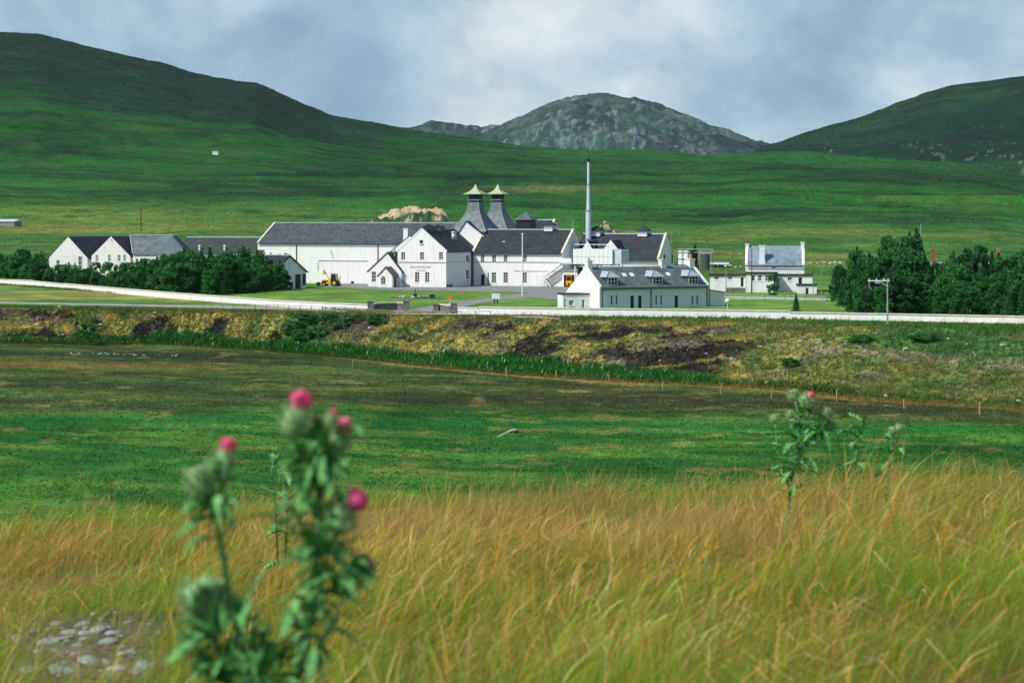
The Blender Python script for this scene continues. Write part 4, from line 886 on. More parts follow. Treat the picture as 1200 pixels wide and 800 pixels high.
# parked pale trailer on the moor behind the wing
zt_ = gz(X(842, 470), 470)
def hill_D(px, py):   # first terrain hit along the sight line of a photo point
    Ds = np.concatenate([np.arange(300, 1200, 1.0), np.arange(1200, 6000, 5.0)]); zz_ = ground_z(X(px, Ds), Ds)
    k_ = np.argmax(zz_ >= Z(py, Ds)); return float(Ds[k_])
D_ = hill_D(843, 313.5); t = thing('flat_trailer', (X(843, D_), D_, gz(X(843, D_), D_)), R(-4), 'long pale flat trailer on dark wheels behind the white wing', 'trailer')
b = MB(); b.box((-2.2, -1, .75), (2.3, 1, 1.25)); b.build('deck', TRIM, t)
for x_ in (-1.9, -1.0):
    b = MB(); b.tube([(x_, -.9, .42), (x_, -1.15, .42)], .42, 14); b.build('wheel', BLK, t)
b = MB(); b.box((-.4, -.9, .25), (2.2, .9, .72)); b.build('underframe', DARK, t)
# --- houses hidden behind the right plantation
for px_, py_, lab, pot in ((1093, 292, 'red brick chimney and roof top poking over the right plantation, nearer its left end', RED), (1170, 292, 'orange brick chimney and roof top poking over the right plantation, near the photo edge', mat('orange_brick', lin(190, 100, 70), .9, .3, 6))):
    D_ = 352; q = House('hidden_house', lab, 'house', px_-12, D_, -10)
    q.walls(9, 6, 2.6, WHITE, 2.4, 'x').roof(SL_G, verge=.1); q.chimney(q.u(px_+1), 3, 5.2, Z(py_+1.5, D_), .5, .55, pot, 1, pot, .3)
# --- far croft on the hillside, steading at the far left
D_ = hill_D(252.5, 181.5); b = MB(); b.box((-1.7, -1.2, -.5), (1.7, 1.2, 1.5)); o = b.build('croft', TRIM); zc_ = gz(X(252.5, D_), D_); o.location = (X(252.5, D_), D_, zc_)
b = MB(); b.extr([(-1.3, 1.51), (0, 2.3), (1.3, 1.51)], 'x', -1.8, 1.8); b.build('roof', LEAD, o); tag(o, 'tiny white croft alone on the dark left hillside', 'house')
D_ = hill_D(8, 264.5); t = thing('steel_barn', (X(5, D_), D_, gz(X(5, D_), D_)), R(-10), 'low blue-grey barn roof at the far left edge below the hill', 'barn')
b = MB(); b.box((-5, -3, -.6), (5, 3, 1.4)); b.build('wall', WOOD, t); b = MB(); b.extr([(-3.3, 1.41), (0, 2.2), (3.3, 1.41)], 'x', -5.2, 5.2); b.build('roof', STEEL, t)

# ------------------------------------------------------------------ boundary walls
def wall_run(name, label, pts, hgt=1.15, th=.4, m=WHITE, cm=COPE, step=True, cope_h=.14):
    """pts: (px, base row) of each piece's ends on the level shelf"""
    t = thing(name, (X(pts[0][0], DG(pts[0][1])), DG(pts[0][1]), 0), 0, label, 'wall'); O = t.location
    for (p0, y0, p1, y1, z_) in pts_to_seg(pts):
        A = Vector((X(p0, DG(y0)), DG(y0), 0))-O; B = Vector((X(p1, DG(y1)), DG(y1), 0))-O
        n = (B-A).normalized(); n = Vector((-n.y, n.x, 0))*th/2
        def bx(k, za, zb, m_, nm):
            q = n*k; b = MB(); b.hexa([tuple(v+Vector((0, 0, za))) for v in (A-q, B-q, B+q, A+q)]+[tuple(v+Vector((0, 0, zb))) for v in (A-q, B-q, B+q, A+q)]); return b.build(nm, m_, t)
        bx(1, -.3, hgt+z_, m, 'wall_section'); bx(1.5, hgt+z_+.003, hgt+z_+cope_h, cm, 'coping')
    return t
def pts_to_seg(pts): return [(pts[i][0], pts[i][1], pts[i+1][0], pts[i+1][1], pts[i][2] if len(pts[i]) > 2 else 0) for i in range(len(pts)-1)]
wall_run('boundary_wall', 'long stepped white roadside wall with cream coping below the left plantation',
         [(-60, 330.5, .1), (38, 334.2, 0), (75, 338, .08), (120, 342.3, .08), (197, 349.2, .08), (313, 358.3, .06), (370, 361.6, .05), (432, 364.6)], .78)
wall_run('boundary_wall', 'long white roadside wall with cream coping running right from the gateway past the cottages',
         [(538, 367.8, -.1), (562, 368.6, .05), (700, 370.6, .05), (830, 372.2, .05), (926, 373.6, -.12), (1060, 376, -.12), (1290, 380.8)], .9)
wall_run('gate_wall', 'curved dark stone gate wall left of the gateway', [(437, 364.8), (450, 364.0), (464, 363.6), (474, 363.8)], 1.0, .45, STONE, COPE)
wall_run('gate_wall', 'short grey stone gate wall right of the gateway', [(512.5, 364.4), (521, 365.2), (529, 366.6)], .9, .45, STONE, COPE)
def pier(px, py, hgt, lab):
    b = MB(); b.box((-.4, -.4, -.1), (.4, .4, hgt)); o = b.build('gate_pier', STONE); o.location = (X(px, DG(py)), DG(py), 0); tag(o, lab, 'pier', 'stone gate piers')
    b = MB(); b.loft([[(-.47, -.47, hgt+.003), (.47, -.47, hgt+.003), (.47, .47, hgt+.003), (-.47, .47, hgt+.003)], [(-.47, -.47, hgt+.1), (.47, -.47, hgt+.1), (.47, .47, hgt+.1), (-.47, .47, hgt+.1)], [(-.1, -.1, hgt+.25), (.1, -.1, hgt+.25), (.1, .1, hgt+.25), (-.1, .1, hgt+.25)]]); b.build('pier_cap', STONE, o)
pier(434.5, 365.2, 1.35, 'stone pier where the left white wall meets the dark gate wall'); pier(476.3, 364.6, 1.35, 'stone pier at the left jamb of the gateway')
pier(532, 367.4, 1.3, 'stone pier where the right white wall meets the gate wall'); pier(511, 364.8, .9, 'low stone pier at the right jamb of the gateway')

# ------------------------------------------------------------------ fences and posts
def fence(name, label, P, gap, hgt=1.05, rail=True, m=WOOD):
    A = [Vector((X(p, DG(q)), DG(q), 0)) for p, q in P]; O = A[0].copy(); t = thing(name, O, 0, label, 'fence')
    pts = []; acc = 0
    for a, b_ in zip(A, A[1:]):
        L__ = (b_-a).length; d_ = (b_-a)/L__
        while acc < L__: pts.append(a+d_*acc); acc += gap
        acc -= L__
    for q in pts[:100]:
        zz_ = gz(q.x, q.y); b = MB(); hh = hgt*random.uniform(.92, 1.06); lx = random.uniform(-.04, .04)
        p_ = q-O; b.tube([(p_.x, p_.y, zz_-.2), (p_.x+lx, p_.y, zz_+hh)], .06, 6); b.build('post', m, t)
    for k in (([.95, .6] if rail else [.9, .6, .3])):
        b = MB(); b.tube([((q-O).x, (q-O).y, gz(q.x, q.y)+hgt*k) for q in pts], .04 if rail and k > .9 else .012, 5); b.build('rail' if rail and k > .9 else 'wire', m if rail and k > .9 else GALV, t)
fence('post_fence', 'grey post and rail fence along the road left of the gateway', [(248, 361.6), (330, 364.4), (400, 367), (455, 369.6)], 2.1, .85)
fence('post_fence', 'grey post and rail fence along the bank top in front of the gateway', [(458, 369.8), (540, 371.8), (592, 372.8)], 2.1, .95)
fence('wooden_hurdle', 'short pale wooden hurdle fence standing on the bank top', [(602, 374), (662, 375.4)], 1.6, .9)
fence('field_fence', 'thin wire fence on the grass between the wall and the white house', [(848, 352), (900, 353), (975, 354.6)], 3.4, 1.0, False)
fence('moor_fence', 'thin dark wire fence crossing the slope above the left warehouses', [(60, 325), (200, 325)], 6, 1.1, False)
marks = [(413, 430.5, 'pale green-grey marker post alone in the left middle field'), (594, 441, 'wooden marker post in the field, leftmost of the row of raw stakes'), (652, 445, 'second wooden stake of the row in the field'), (714, 449, 'third wooden stake of the row in the field'),
         (776.5, 456, 'short fourth wooden stake of the row, between the third and the cluster of pale boulders'), (845, 462, 'short wooden stake in the row left of the green thistle behind the grass'), (904, 466, 'wooden stake of the row seen left of the small thistle heads'), (981, 470, 'wooden stake of the row just right of the thistle with one pink flower'),
         (1060, 479, 'tall raw wooden stake, second from the right end of the row'), (1148, 486, 'tall raw wooden stake at the right end of the row')]
def field_hit(px, py):
    Ds = np.arange(130, 330, .5); zz_ = ground_z(X(px, Ds), Ds); k_ = np.argmax(zz_ >= Z(py, Ds)); return float(Ds[k_])
for px_, py_, lab in marks:
    D_ = field_hit(px_, py_+.5); x_ = X(px_, D_); b = MB(); hh = random.uniform(.85, 1.2); b.box((-.06, -.05, -.3), (.06, .05, hh)); b.loft([[(-.06, -.05, hh), (.06, -.05, hh), (.06, .05, hh), (-.06, .05, hh)], [(-.02, -.02, hh+.08), (.02, -.02, hh+.08), (.02, .02, hh+.08), (-.02, .02, hh+.08)]])
    o = b.build('marker_post', WOODY if px_ > 420 else WOOD); o.location = (x_, D_, gz(x_, D_)); o.rotation_euler = (R(random.uniform(-4, 4)), R(random.uniform(-4, 4)), R(random.uniform(0, 90))); tag(o, lab, 'marker post', 'marker posts across the field')
# utility and light poles
def pole(px, y_top, y_base, r, label, cat='pole', m=WOOD, arm=None, D=None, name='utility_pole'):
    D = D or DG(y_base); x_ = X(px, D); z0 = gz(x_, D) ; zt = Z(y_top, D); t = thing(name, (x_, D, z0), 0, label, cat)
    b = MB(); b.tube([(0, 0, -.3), (0, 0, zt-z0)], [r, r*.7], 8); b.build('shaft', m, t)
    if arm: arm(t, zt-z0)
    return t
def arm_x(t, h_):
    b = MB(); b.box((-2.35, -.06, h_-.32), (.25, .06, h_-.18)); b.tube([(-1.0, 0, h_-.3), (0, 0, h_-.95)], .035, 5); b.build('cross_arm', TRIM, t)
    b = MB(); b.tube([(-2.2, 0, h_-.2), (-2.2, 0, h_-.9), (-1.9, 0, h_-1.3)], .05, 6); b.box((-1.5, -.15, h_-.6), (-.9, .15, h_-.34)); b.build('hanging_bracket', GALV, t)
    for x_ in (-2.2, -1.3, -.4, .1): b = MB(); b.tube([(x_, 0, h_-.18), (x_, 0, h_+.05)], .05, 6); b.build('insulator', TRIM, t)
pole(1040, 326.5, 381, .12, 'pale grey pole with white cross arm in front of the dark right plantation', m=GALV, arm=arm_x)
pole(850.8, 312.5, 351, .08, 'thin grey lamp column with small head beside the outhouse', 'lamp post', GALV, lambda t, h_: MB().ico((.0, 0, h_+.1), .28, (1.2, 1, .7)).build('lamp_head', GALV, t), name='lamp_post')
pole(881, 291, 344.5, .08, 'slim dark wooden pole standing against the white house front', m=BARK)
pole(962.5, 314.5, 353, .09, 'slim grey wooden pole right of the white house', m=WOOD)
pole(953, 322, 350, .06, 'short thin grey pole at the corner of the white house porch', m=WOOD)
pole(165.3, 240, 274, .16, 'lone dark telegraph pole above the left warehouses', m=BARK, D=hill_D(165.3, 271))
pole(1079, 262, 290, .12, 'pale thin pole rising behind the tallest tree of the right plantation', m=GALV, D=hill_D(1079, 288))
pole(787, 270, 318, .05, 'thin steel mast behind the rear range right gable', m=GALV, D=386)
pole(612.2, 274.5, 347, .11, 'tall plain white flagpole on the lawn before the two-storey block', 'flagpole', TRIM, lambda t, h_: MB().ico((0, 0, h_), .16).build('finial', TRIM, t), name='flagpole')
# sign board
D_ = DG(355.5); t = thing('notice_board', (X(581, D_), D_, 0), 0, 'blank white notice board on two short legs beside the drive', 'sign')
b = MB(); b.box((-.62, -.04, .7), (.62, .04, 1.5)); b.build('board', TRIM, t)
for x_ in (-.2, .25): b = MB(); b.box((x_-.09, -.03, -.1), (x_+.09, .03, .69)); b.build('leg', DARK, t)
D_ = DG(357.5); t = thing('beacon_post', (X(527.3, D_), D_, 0), 0, 'black and white banded post with orange disc top by the gateway', 'beacon')
b = MB(); b.tube([(0, 0, -.1), (0, 0, .45)], .1, 10); b.tube([(0, 0, .66), (0, 0, .8)], .1, 10); b.build('post', TRIM, t)
b = MB(); b.tube([(0, 0, .45), (0, 0, .66)], .1, 10); b.build('black_band', BLK, t)
b = MB(); b.tube([(0, -.05, 1.08), (0, .05, 1.08)], .3, 16); b.build('disc', ORG, t)
# cairn bed of stones on the lawn
D_ = DG(349)
stone_src = []
for i in range(5):
    b = MB(); b.ico((0, 0, .0), 1, (1, .8, .62), .14, 2); o = b.build('bed_stone', STONEP if i % 2 else STONE, smooth=False); stone_src.append(o)
k_ = 0
for i in range(46):
    a_ = random.uniform(0, 6.283); rr = random.uniform(.35, 1)**.5; x_ = X(483, D_)+3.5*rr*math.cos(a_); y_ = D_+2.6*rr*math.sin(a_)
    o = stone_src[i] if i < 5 else stone_src[i % 5].copy()
    if i >= 5: C.objects.link(o)
    s_ = random.uniform(.16, .36); o.scale = (s_, s_, s_); o.location = (x_, y_, .1+.25*(1-rr)); o.rotation_euler = (0, 0, random.uniform(0, 6))
    tag(o, 'grey or pale stone in the low oval rock bed on the lawn', 'stone', 'stones of the lawn rock bed')
b = MB(); b.box((-.02, -.3, 0), (.02, .3, 0)); 
b = MB(); b.tube([(0, 0, 0), (0, 0, 1.5)], .05, 6); b.box((-.3, -.3, 0), (.3, .3, .55)); o = b.build('bed_plinth', DARK); o.location = (X(486.5, D_), D_+.2, .1); tag(o, 'dark small plinth with upright rod in the middle of the rock bed', 'plinth')
b = MB(); b.box((-.45, -.25, 0), (.45, .25, .5)); b.box((-.5, -.3, .503), (.5, .3, .56)); o = b.build('planter_box', GREENP); o.location = (X(507, D_), D_-1.2, .04); tag(o, 'dark green box at the right end of the rock bed', 'box')

# ------------------------------------------------------------------ vehicles
D_ = 383; t = thing('backhoe_digger', (X(388.6, D_), D_, 0), R(-12), 'yellow backhoe digger with raised bucket arm in front of the long warehouse', 'digger')
b = MB(); b.extr([(-1.9, .55), (-1.9, 1.05), (-1.5, 1.3), (-.1, 1.35), (-.1, 1.0), (1.3, 1.0), (1.3, .5)], 'y', -.55, .55); b.build('body', YEL, t)
b = MB(); b.box((-1.75, -.57, .85), (-.6, -.555, 1.12)); b.build('grille', DARK, t)
b = MB(); b.hexa([(-.1, -.6, 1.0), (1.15, -.6, 1.0), (1.15, .6, 1.0), (-.1, .6, 1.0), (.05, -.5, 2.35), (1.05, -.5, 2.35), (1.05, .5, 2.35), (.05, .5, 2.35)]); c_ = b.build('cab', GLASS, t)
b = MB(); b.box((-.05, -.58, 2.352), (1.15, .58, 2.45)); b.build('cab_roof', GALV, c_)
b = MB()
for x_, xt in ((-.08, .06), (1.13, 1.04)):
    for y_ in (-1, 1): b.tube([(x_, y_*.61, 1.0), (xt, y_*.52, 2.35)], .045, 5)
b.build('cab_pillar', YEL, c_)
for x_, r_ in ((-1.3, .42), (.75, .68)):
    for y_ in (-.72, .72):
        b = MB(); b.tube([(x_, y_-.17, r_), (x_, y_+.17, r_)], r_, 18); q_ = b.build('wheel', BLK, t); b = MB(); b.tube([(x_, y_-.185, r_), (x_, y_+.185, r_)], r_*.45, 12); b.build('rim', YEL, q_)
b = MB(); b.box((-2.75, -1.0, .12), (-2.6, 1.0, .8)); b.box((-2.6, -1.0, .12), (-2.0, 1.0, .2)); b.tube([(-2.3, -.5, .5), (-1.2, -.5, 1.0)], .07, 6); b.tube([(-2.3, .5, .5), (-1.2, .5, 1.0)], .07, 6); b.build('front_shovel', mat('rusty_steel', lin(90, 60, 45), .9, .3, 5), t)
b = MB(); b.hexa([(1.25, -.12, .7), (1.5, -.12, .7), (1.5, .12, .7), (1.25, .12, .7), (1.65, -.1, 2.0), (1.85, -.1, 2.0), (1.85, .1, 2.0), (1.65, .1, 2.0)]); b.build('rear_boom', YEL, t)
b = MB(); b.tube([(-.5, .2, 1.3), (-1.0, .2, 2.2), (-1.45, .2, 2.9)], [.11, .1, .08], 6); ar = b.build('loader_arm', YEL, t)
b = MB(); b.hexa([(-1.75, -.15, 2.2), (-1.35, -.15, 2.3), (-1.35, .5, 2.3), (-1.75, .5, 2.2), (-1.7, -.15, 3.15), (-1.45, -.15, 3.15), (-1.45, .5, 3.15), (-1.7, .5, 3.15)]); b.build('bucket', YEL, ar)
b = MB(); b.box((1.5, -.8, .1), (1.7, .8, .35)); b.tube([(1.6, -.7, .3), (1.4, -.5, 1.2)], .07, 6); b.tube([(1.6, .7, .3), (1.4, .5, 1.2)], .07, 6); b.build('stabiliser', BLK, t)
P_ = hC.P(hC.u(670.2), -1.3); t = thing('forklift', (P_[0], P_[1], .06), R(TH), 'orange-yellow forklift standing in the loading bay opening', 'forklift')
b = MB(); b.extr([(-.55, .25), (-.62, .95), (-.35, 1.12), (.55, 1.12), (.6, .25)], 'x', -.55, .6); b.build('body', YEL2, t)
b = MB()
for x_ in (-.5, .55):
    for y_ in (-.4, .5): b.tube([(x_, y_, 1.12), (x_, y_*.9, 2.05)], .045, 5)
b.box((-.58, -.5, 2.05), (.63, .58, 2.13)); b.build('overhead_guard', YEL2, t)
b = MB(); b.box((-.45, -.38, 1.15), (.5, -.35, 1.95)); b.build('rear_screen', GLASS, t)
b = MB(); b.tube([(.05, -.66, .6), (.05, -.5, .6)], .22, 14); b.build('exhaust_guard', BLK, t)
for x_ in (-.5, .55):
    for y_ in (-.3, .6): b = MB(); b.tube([(x_-.1, y_, .26), (x_+.1, y_, .26)], .26, 14); b.build('wheel', BLK, t)
b = MB(); b.box((-.4, .75, .1), (-.3, .85, 2.1)); b.box((.35, .75, .1), (.45, .85, 2.1)); b.build('mast', DARK, t)
b = MB(); b.box((-.4, .85, .08), (-.28, 1.8, .13)); b.box((.33, .85, .08), (.45, 1.8, .13)); b.build('fork', DARK, t)
# pale drum and sack by the shed under the trees
D_ = DG(334.5); b = MB(); b.tube([(0, 0, 0), (0, 0, 1.3)], [.55, .5], 12); b.ico((0, 0, 1.45), .45, (1, 1, .6)); o = b.build('pale_drum', TRIM, smooth=True); o.location = (X(332, 372), 372, 0); tag(o, 'pale rounded drum half hidden under the last tree by the store shed', 'drum')

# ------------------------------------------------------------------ sandy heaps behind the roofs
def heap(name, label, px0, px1, ytop, D, dep, rim, seed):
    n_, m_ = 110, 40; xs = np.linspace(X(px0, D), X(px1, D), n_); ys = np.linspace(D-dep/2, D+dep/2, m_); XX, YY = np.meshgrid(xs, ys)
    s_ = (XX-xs[0])/(xs[-1]-xs[0]); tt_ = (YY-ys[0])/dep; hgt = np.interp(s_, [0, .2, .35, .6, .85, 1], ytop)
    g_ = ground_z(XX.ravel(), YY.ravel()).reshape(XX.shape); top = np.maximum(12.4+(YH-hgt)/F*D-g_, 0)
    prof = np.sin(np.pi*np.clip(tt_, 0, 1))**.7*np.clip(s_*12, 0, 1)*np.clip((1-s_)*12, 0, 1)
    Zz = g_-.4+top*prof*(1+.5*(fbm(XX, YY, 4, 5, .6, ox=seed)-.6))
    base = L_(186, 168, 132); hea = L_(60, 84, 56)
    c_ = np.tile(base, (XX.size, 1)); pr_ = prof.ravel(); lo__ = (pr_ < rim)*sm(.02, .16, s_.ravel())*sm(1, .9, s_.ravel()); k2 = sm(.44, .52, .36*lo__+.2*(pr_ < .25)+(fbm(XX.ravel(), YY.ravel()*2, 3, 5, .65, ox=seed+2)-.5)*1.1+.24)
    c_ = c_*(1-k2[:, None])+hea*k2[:, None]; c_ = c_*(.8+.4*fbm(XX.ravel(), YY.ravel(), .8, 3)[:, None])
    i_ = np.arange(n_*m_).reshape(m_, n_); q_ = np.stack([i_[:-1, :-1].ravel(), i_[:-1, 1:].ravel(), i_[1:, 1:].ravel(), i_[1:, :-1].ravel()], 1)
    o = npmesh(name, np.stack([XX.ravel(), YY.ravel(), Zz.ravel()], 1), q_, None, HEAPM, {'col': c_}, smooth=True); tag(o, label, None, None, 'structure')
HEAPM = attr_mat('sand_and_heather', detail=((.7, 1.3, 1.5),), bump=1.0, bscale=.9, bdist=.6)
heap('sand_bank', 'crescent of bare pale sand round dark heather behind the long warehouse roof', 414, 536, [262, 254, 248, 243, 247, 263], 500, 46, .955, 71)
heap('sand_bank', 'small broken heap of pale sand behind the rear range', 684, 742, [275, 270, 260, 265, 270, 275], 480, 16, .99, 75)

# ------------------------------------------------------------------ boulders
BS = []
for i in range(4): b = MB(); b.ico((0, 0, 0), 1, (1, .8, .65), .16, 2); BS.append(b.v and b)
def boulder(x_, y_, s_, label, group, name='boulder', k=[0], m=STONEP):
    i = k[0] % 4; k[0] += 1
    if not isinstance(BS[i], bpy.types.Object): o = BS[i].build(name, m); BS[i] = o
    else: o = BS[i].copy(); C.objects.link(o); o.name = name
    o.scale = (s_, s_, s_*.8); o.rotation_euler = (random.uniform(-.2, .2), random.uniform(-.2, .2), random.uniform(0, 6)); o.location = (x_, y_, gz(x_, y_)+s_*.2); tag(o, label, 'boulder' if s_ > .15 else 'stone', group)
for px_, py_, s_, lab in ((879, 451, .55, 'largest pale boulder at the foot of the bank left of the thistle'), (838, 449, .28, 'small pale boulder left of the largest one at the bank foot'), (1004, 461.5, .38, 'white boulder at the bank foot right of the thistle, the bigger of two'),
                          (1038, 465, .3, 'white boulder at the bank foot, the smaller and righter of two'), (1194, 471, .28, 'pale boulder by the bank foot at the right edge'), (70, 361, .5, 'pale stone on the left bank just below the road'), (928, 493, .25, 'flat white stone in the field beneath the thistle')):
    D_ = field_hit(px_, py_); boulder(X(px_, D_), D_, s_, lab, 'pale boulders on the bank and field')
for i in range(110):
    px_ = random.choice([random.uniform(0, 130), random.uniform(230, 400), random.uniform(400, 640), random.uniform(640, 900), random.uniform(880, 1120), random.uniform(930, 1200)])
    py_ = random.uniform(np.interp(px_, CR_X, CR_Y)+2, np.interp(px_, TO_X, TO_Y)-3) if px_ < 900 else random.uniform(392, 425)
    D_ = field_hit(px_, py_); boulder(X(px_, D_), D_, random.uniform(.08, .24)*random.choice([1, 1, 1.5]), 'pale loose stone lying in the grass of the roadside bank', 'loose stones scattered over the bank')
# streak of white grit in the left field
for i in range(34):
    px_ = random.gauss(128, 17) if i % 3 else random.uniform(150, 230); py_ = 414.5+(px_-100)*.022+random.uniform(-.8, .8); D_ = field_hit(px_, py_)
    boulder(X(px_, D_), D_, random.uniform(.07, .17), 'whitish stone in the thin pale streak across the left field', 'stones of the pale streak')
# stones and far sheep on the moor
for i in range(48):
    px_ = random.uniform(0, 1200); D_ = random.uniform(480, 900)
    boulder(X(px_, D_), D_, random.uniform(.18, .36), 'pale rock dot on the green slope behind the distillery', 'pale rocks on the slope behind')
for px_, py_ in ((950, 308.5), (958, 309.5), (966, 308), (973, 309), (979, 308), (985, 308.6), (856, 312), (862, 313.5), (868, 313), (979, 320)):
    D_ = hill_D(px_, py_); boulder(X(px_, D_), D_, random.uniform(.4, .6), 'pale tumbled rock of the broken dyke beside the white house', 'rocks of the tumbled dyke')
# foreground rubble
for i, (px_, py_, s_) in enumerate(((82, 735, .035), (78, 742, .028), (100, 738, .024), (133, 735, .04), (140, 692, .036), (150, 727, .014), (110, 707, .018), (45, 760, .02), (170, 775, .022), (160, 782, .02), (125, 748, .022), (60, 715, .018), (92, 752, .02), (30, 705, .02), (70, 780, .024), (118, 722, .016), (312, 786, .014), (440, 705, .012), (205, 790, .024), (225, 794, .022), (40, 735, .022), (55, 748, .026), (96, 728, .02), (115, 735, .026), (140, 742, .018), (88, 762, .022), (105, 770, .026), (35, 780, .022), (150, 760, .018), (20, 745, .018), (66, 728, .02), (128, 700, .018), (136, 780, .02))):
    Ds = np.arange(3, 12, .01); zz_ = ground_z(X(px_, Ds), Ds)+s_*.6; D_ = float(Ds[np.argmax(zz_ >= Z(py_, Ds))])
    s_ = s_*random.uniform(.7, 1.7); boulder(X(px_, D_), D_, s_, 'whitish stone among the dry grass at the lower left', 'stones in the foreground grass', 'stone'); C.objects[-1].scale = (s_*random.uniform(.9, 1.5), s_, s_*random.uniform(.3, .7)); C.objects[-1].location.z -= s_*.12
    bpy.context.view_layer.update() if i == 0 else None
for i in range(60):
    q_ = random.uniform(-1, 1); D_ = 6.5+random.gauss(0, .5); x_ = D_*(-.212+random.gauss(0, .022)); s_ = random.uniform(.005, .017)
    boulder(x_, D_, s_, 'whitish stone among the dry grass at the lower left', 'stones in the foreground grass', 'stone')
# bleached branch in the field
D_ = field_hit(596, 513); t = tag(MB().tube([(-1.0, 0, -.25), (-.3, .05, .05), (.1, .1, .28), (.5, .1, .36), (.8, .1, .22)], [.04, .07, .08, .12, .05], 7).build('fallen_branch', mat('bleached_wood', lin(170, 180, 150), .8, .4, 4), smooth=True), 'bleached fallen branch with black broken end lying in the green field', 'branch')
t.location = (X(596, D_), D_, gz(X(596, D_), D_)+.3)
b = MB(); b.ico((.62, .1, .22), .2, (1.3, .7, .6), .2, 2); b.ico((.2, .1, .1), .1, (1, .7, .8), .2, 1); b.build('charred_end', DARK, t)
# ------------------------------------------------------------------ trees
def leaf_mat(name, c1, c2, trans=.25):
    m = bpy.data.materials.new(name); m.use_nodes = True; t = m.node_tree; b = t.nodes['Principled BSDF']; b.inputs['Roughness'].default_value = .6; b.inputs['Specular IOR Level'].default_value = .25
    a = t.nodes.new('ShaderNodeAttribute'); a.attribute_name = 'col'; oi = t.nodes.new('ShaderNodeObjectInfo')
    r = t.nodes.new('ShaderNodeValToRGB'); r.color_ramp.elements[0].color = (*c1, 1); r.color_ramp.elements[1].color = (*c2, 1)
    ad = t.nodes.new('ShaderNodeMath'); ad.operation = 'MULTIPLY_ADD'; t.links.new(oi.outputs['Random'], ad.inputs[0]); ad.inputs[1].default_value = .5; ad.inputs[2].default_value = -.25
    a2 = t.nodes.new('ShaderNodeMath'); a2.operation = 'ADD'; t.links.new(a.outputs['Fac'], a2.inputs[0]); t.links.new(ad.outputs[0], a2.inputs[1])
    t.links.new(a2.outputs[0], r.inputs[0]); t.links.new(r.outputs[0], b.inputs['Base Color'])
    tr = t.nodes.new('ShaderNodeBsdfTranslucent'); t.links.new(r.outputs[0], tr.inputs['Color']); mx = t.nodes.new('ShaderNodeMixShader'); mx.inputs[0].default_value = trans
    t.links.new(b.outputs[0], mx.inputs[1]); t.links.new(tr.outputs[0], mx.inputs[2]); t.links.new(mx.outputs[0], t.nodes['Material Output'].inputs[0]); return m
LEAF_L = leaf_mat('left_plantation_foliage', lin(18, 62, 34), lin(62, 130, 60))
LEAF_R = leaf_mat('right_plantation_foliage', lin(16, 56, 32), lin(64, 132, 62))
LEAF_S = leaf_mat('shrub_foliage', lin(26, 76, 38), lin(62, 130, 58))
def leaves(P, size, up=.3, seed=1):
    g = np.random.default_rng(seed); n = len(P); d = g.normal(size=(n, 3)); d[:, 2] += up; d /= np.linalg.norm(d, axis=1)[:, None]
    a = np.cross(d, g.normal(size=(n, 3))); a /= np.linalg.norm(a, axis=1)[:, None]; b = np.cross(d, a); s = size*g.uniform(.55, 1.3, n)[:, None]
    V = np.stack([P-a*s, P-b*s*.5+a*s*.1, P+a*s, P+b*s*.5+a*s*.1], 1).reshape(-1, 3); return V, np.arange(4*n).reshape(n, 4)
def crown_broad(seed, n=6500, w=.42, hgt=1.0, leaf=.028):
    g = np.random.default_rng(seed); cl = []
    for i in range(46):
        a = g.uniform(0, 6.283); z = g.uniform(.06, .97); r = w*math.sqrt(max(0, 1-((z-.45)/.58)**2))*g.uniform(.45, 1.0); cl.append((r*math.cos(a), r*math.sin(a), z*hgt, g.uniform(.06, .14)))
    cl = np.array(cl); i = g.integers(0, len(cl), n); d = g.normal(size=(n, 3)); d /= np.linalg.norm(d, axis=1)[:, None]; rr = g.uniform(.35, 1.05, n)**.6
    P = cl[i, :3]+d*(cl[i, 3]*rr)[:, None]*np.array([1, 1, .8]); V, Fq = leaves(P, leaf, .5, seed)
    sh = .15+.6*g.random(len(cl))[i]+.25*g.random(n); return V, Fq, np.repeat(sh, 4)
def crown_conifer(seed, n=5000, w=.3, leaf=.03):
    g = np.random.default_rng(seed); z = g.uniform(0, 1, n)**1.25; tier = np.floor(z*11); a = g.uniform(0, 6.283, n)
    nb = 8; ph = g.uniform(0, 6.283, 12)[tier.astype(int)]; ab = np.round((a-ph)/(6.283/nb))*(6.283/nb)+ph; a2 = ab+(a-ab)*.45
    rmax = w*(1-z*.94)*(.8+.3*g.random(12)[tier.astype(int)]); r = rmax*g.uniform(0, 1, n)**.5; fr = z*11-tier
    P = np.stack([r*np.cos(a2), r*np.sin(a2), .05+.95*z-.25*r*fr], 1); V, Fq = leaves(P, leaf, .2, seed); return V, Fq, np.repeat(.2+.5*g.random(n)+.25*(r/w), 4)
def crown_shaggy(seed, n=5600):   # pine: open, uneven, several leaders
    g = np.random.default_rng(seed); V0, F0, s0 = crown_broad(seed, n*2//3, .3, .95, .032); V1, F1, s1 = crown_conifer(seed+9, n//3, .24)
    V1 = V1+np.array([g.uniform(-.1, .1), g.uniform(-.1, .1), .05]); return np.concatenate([V0, V1]), np.concatenate([F0, F1+len(V0)]), np.concatenate([s0, s1])
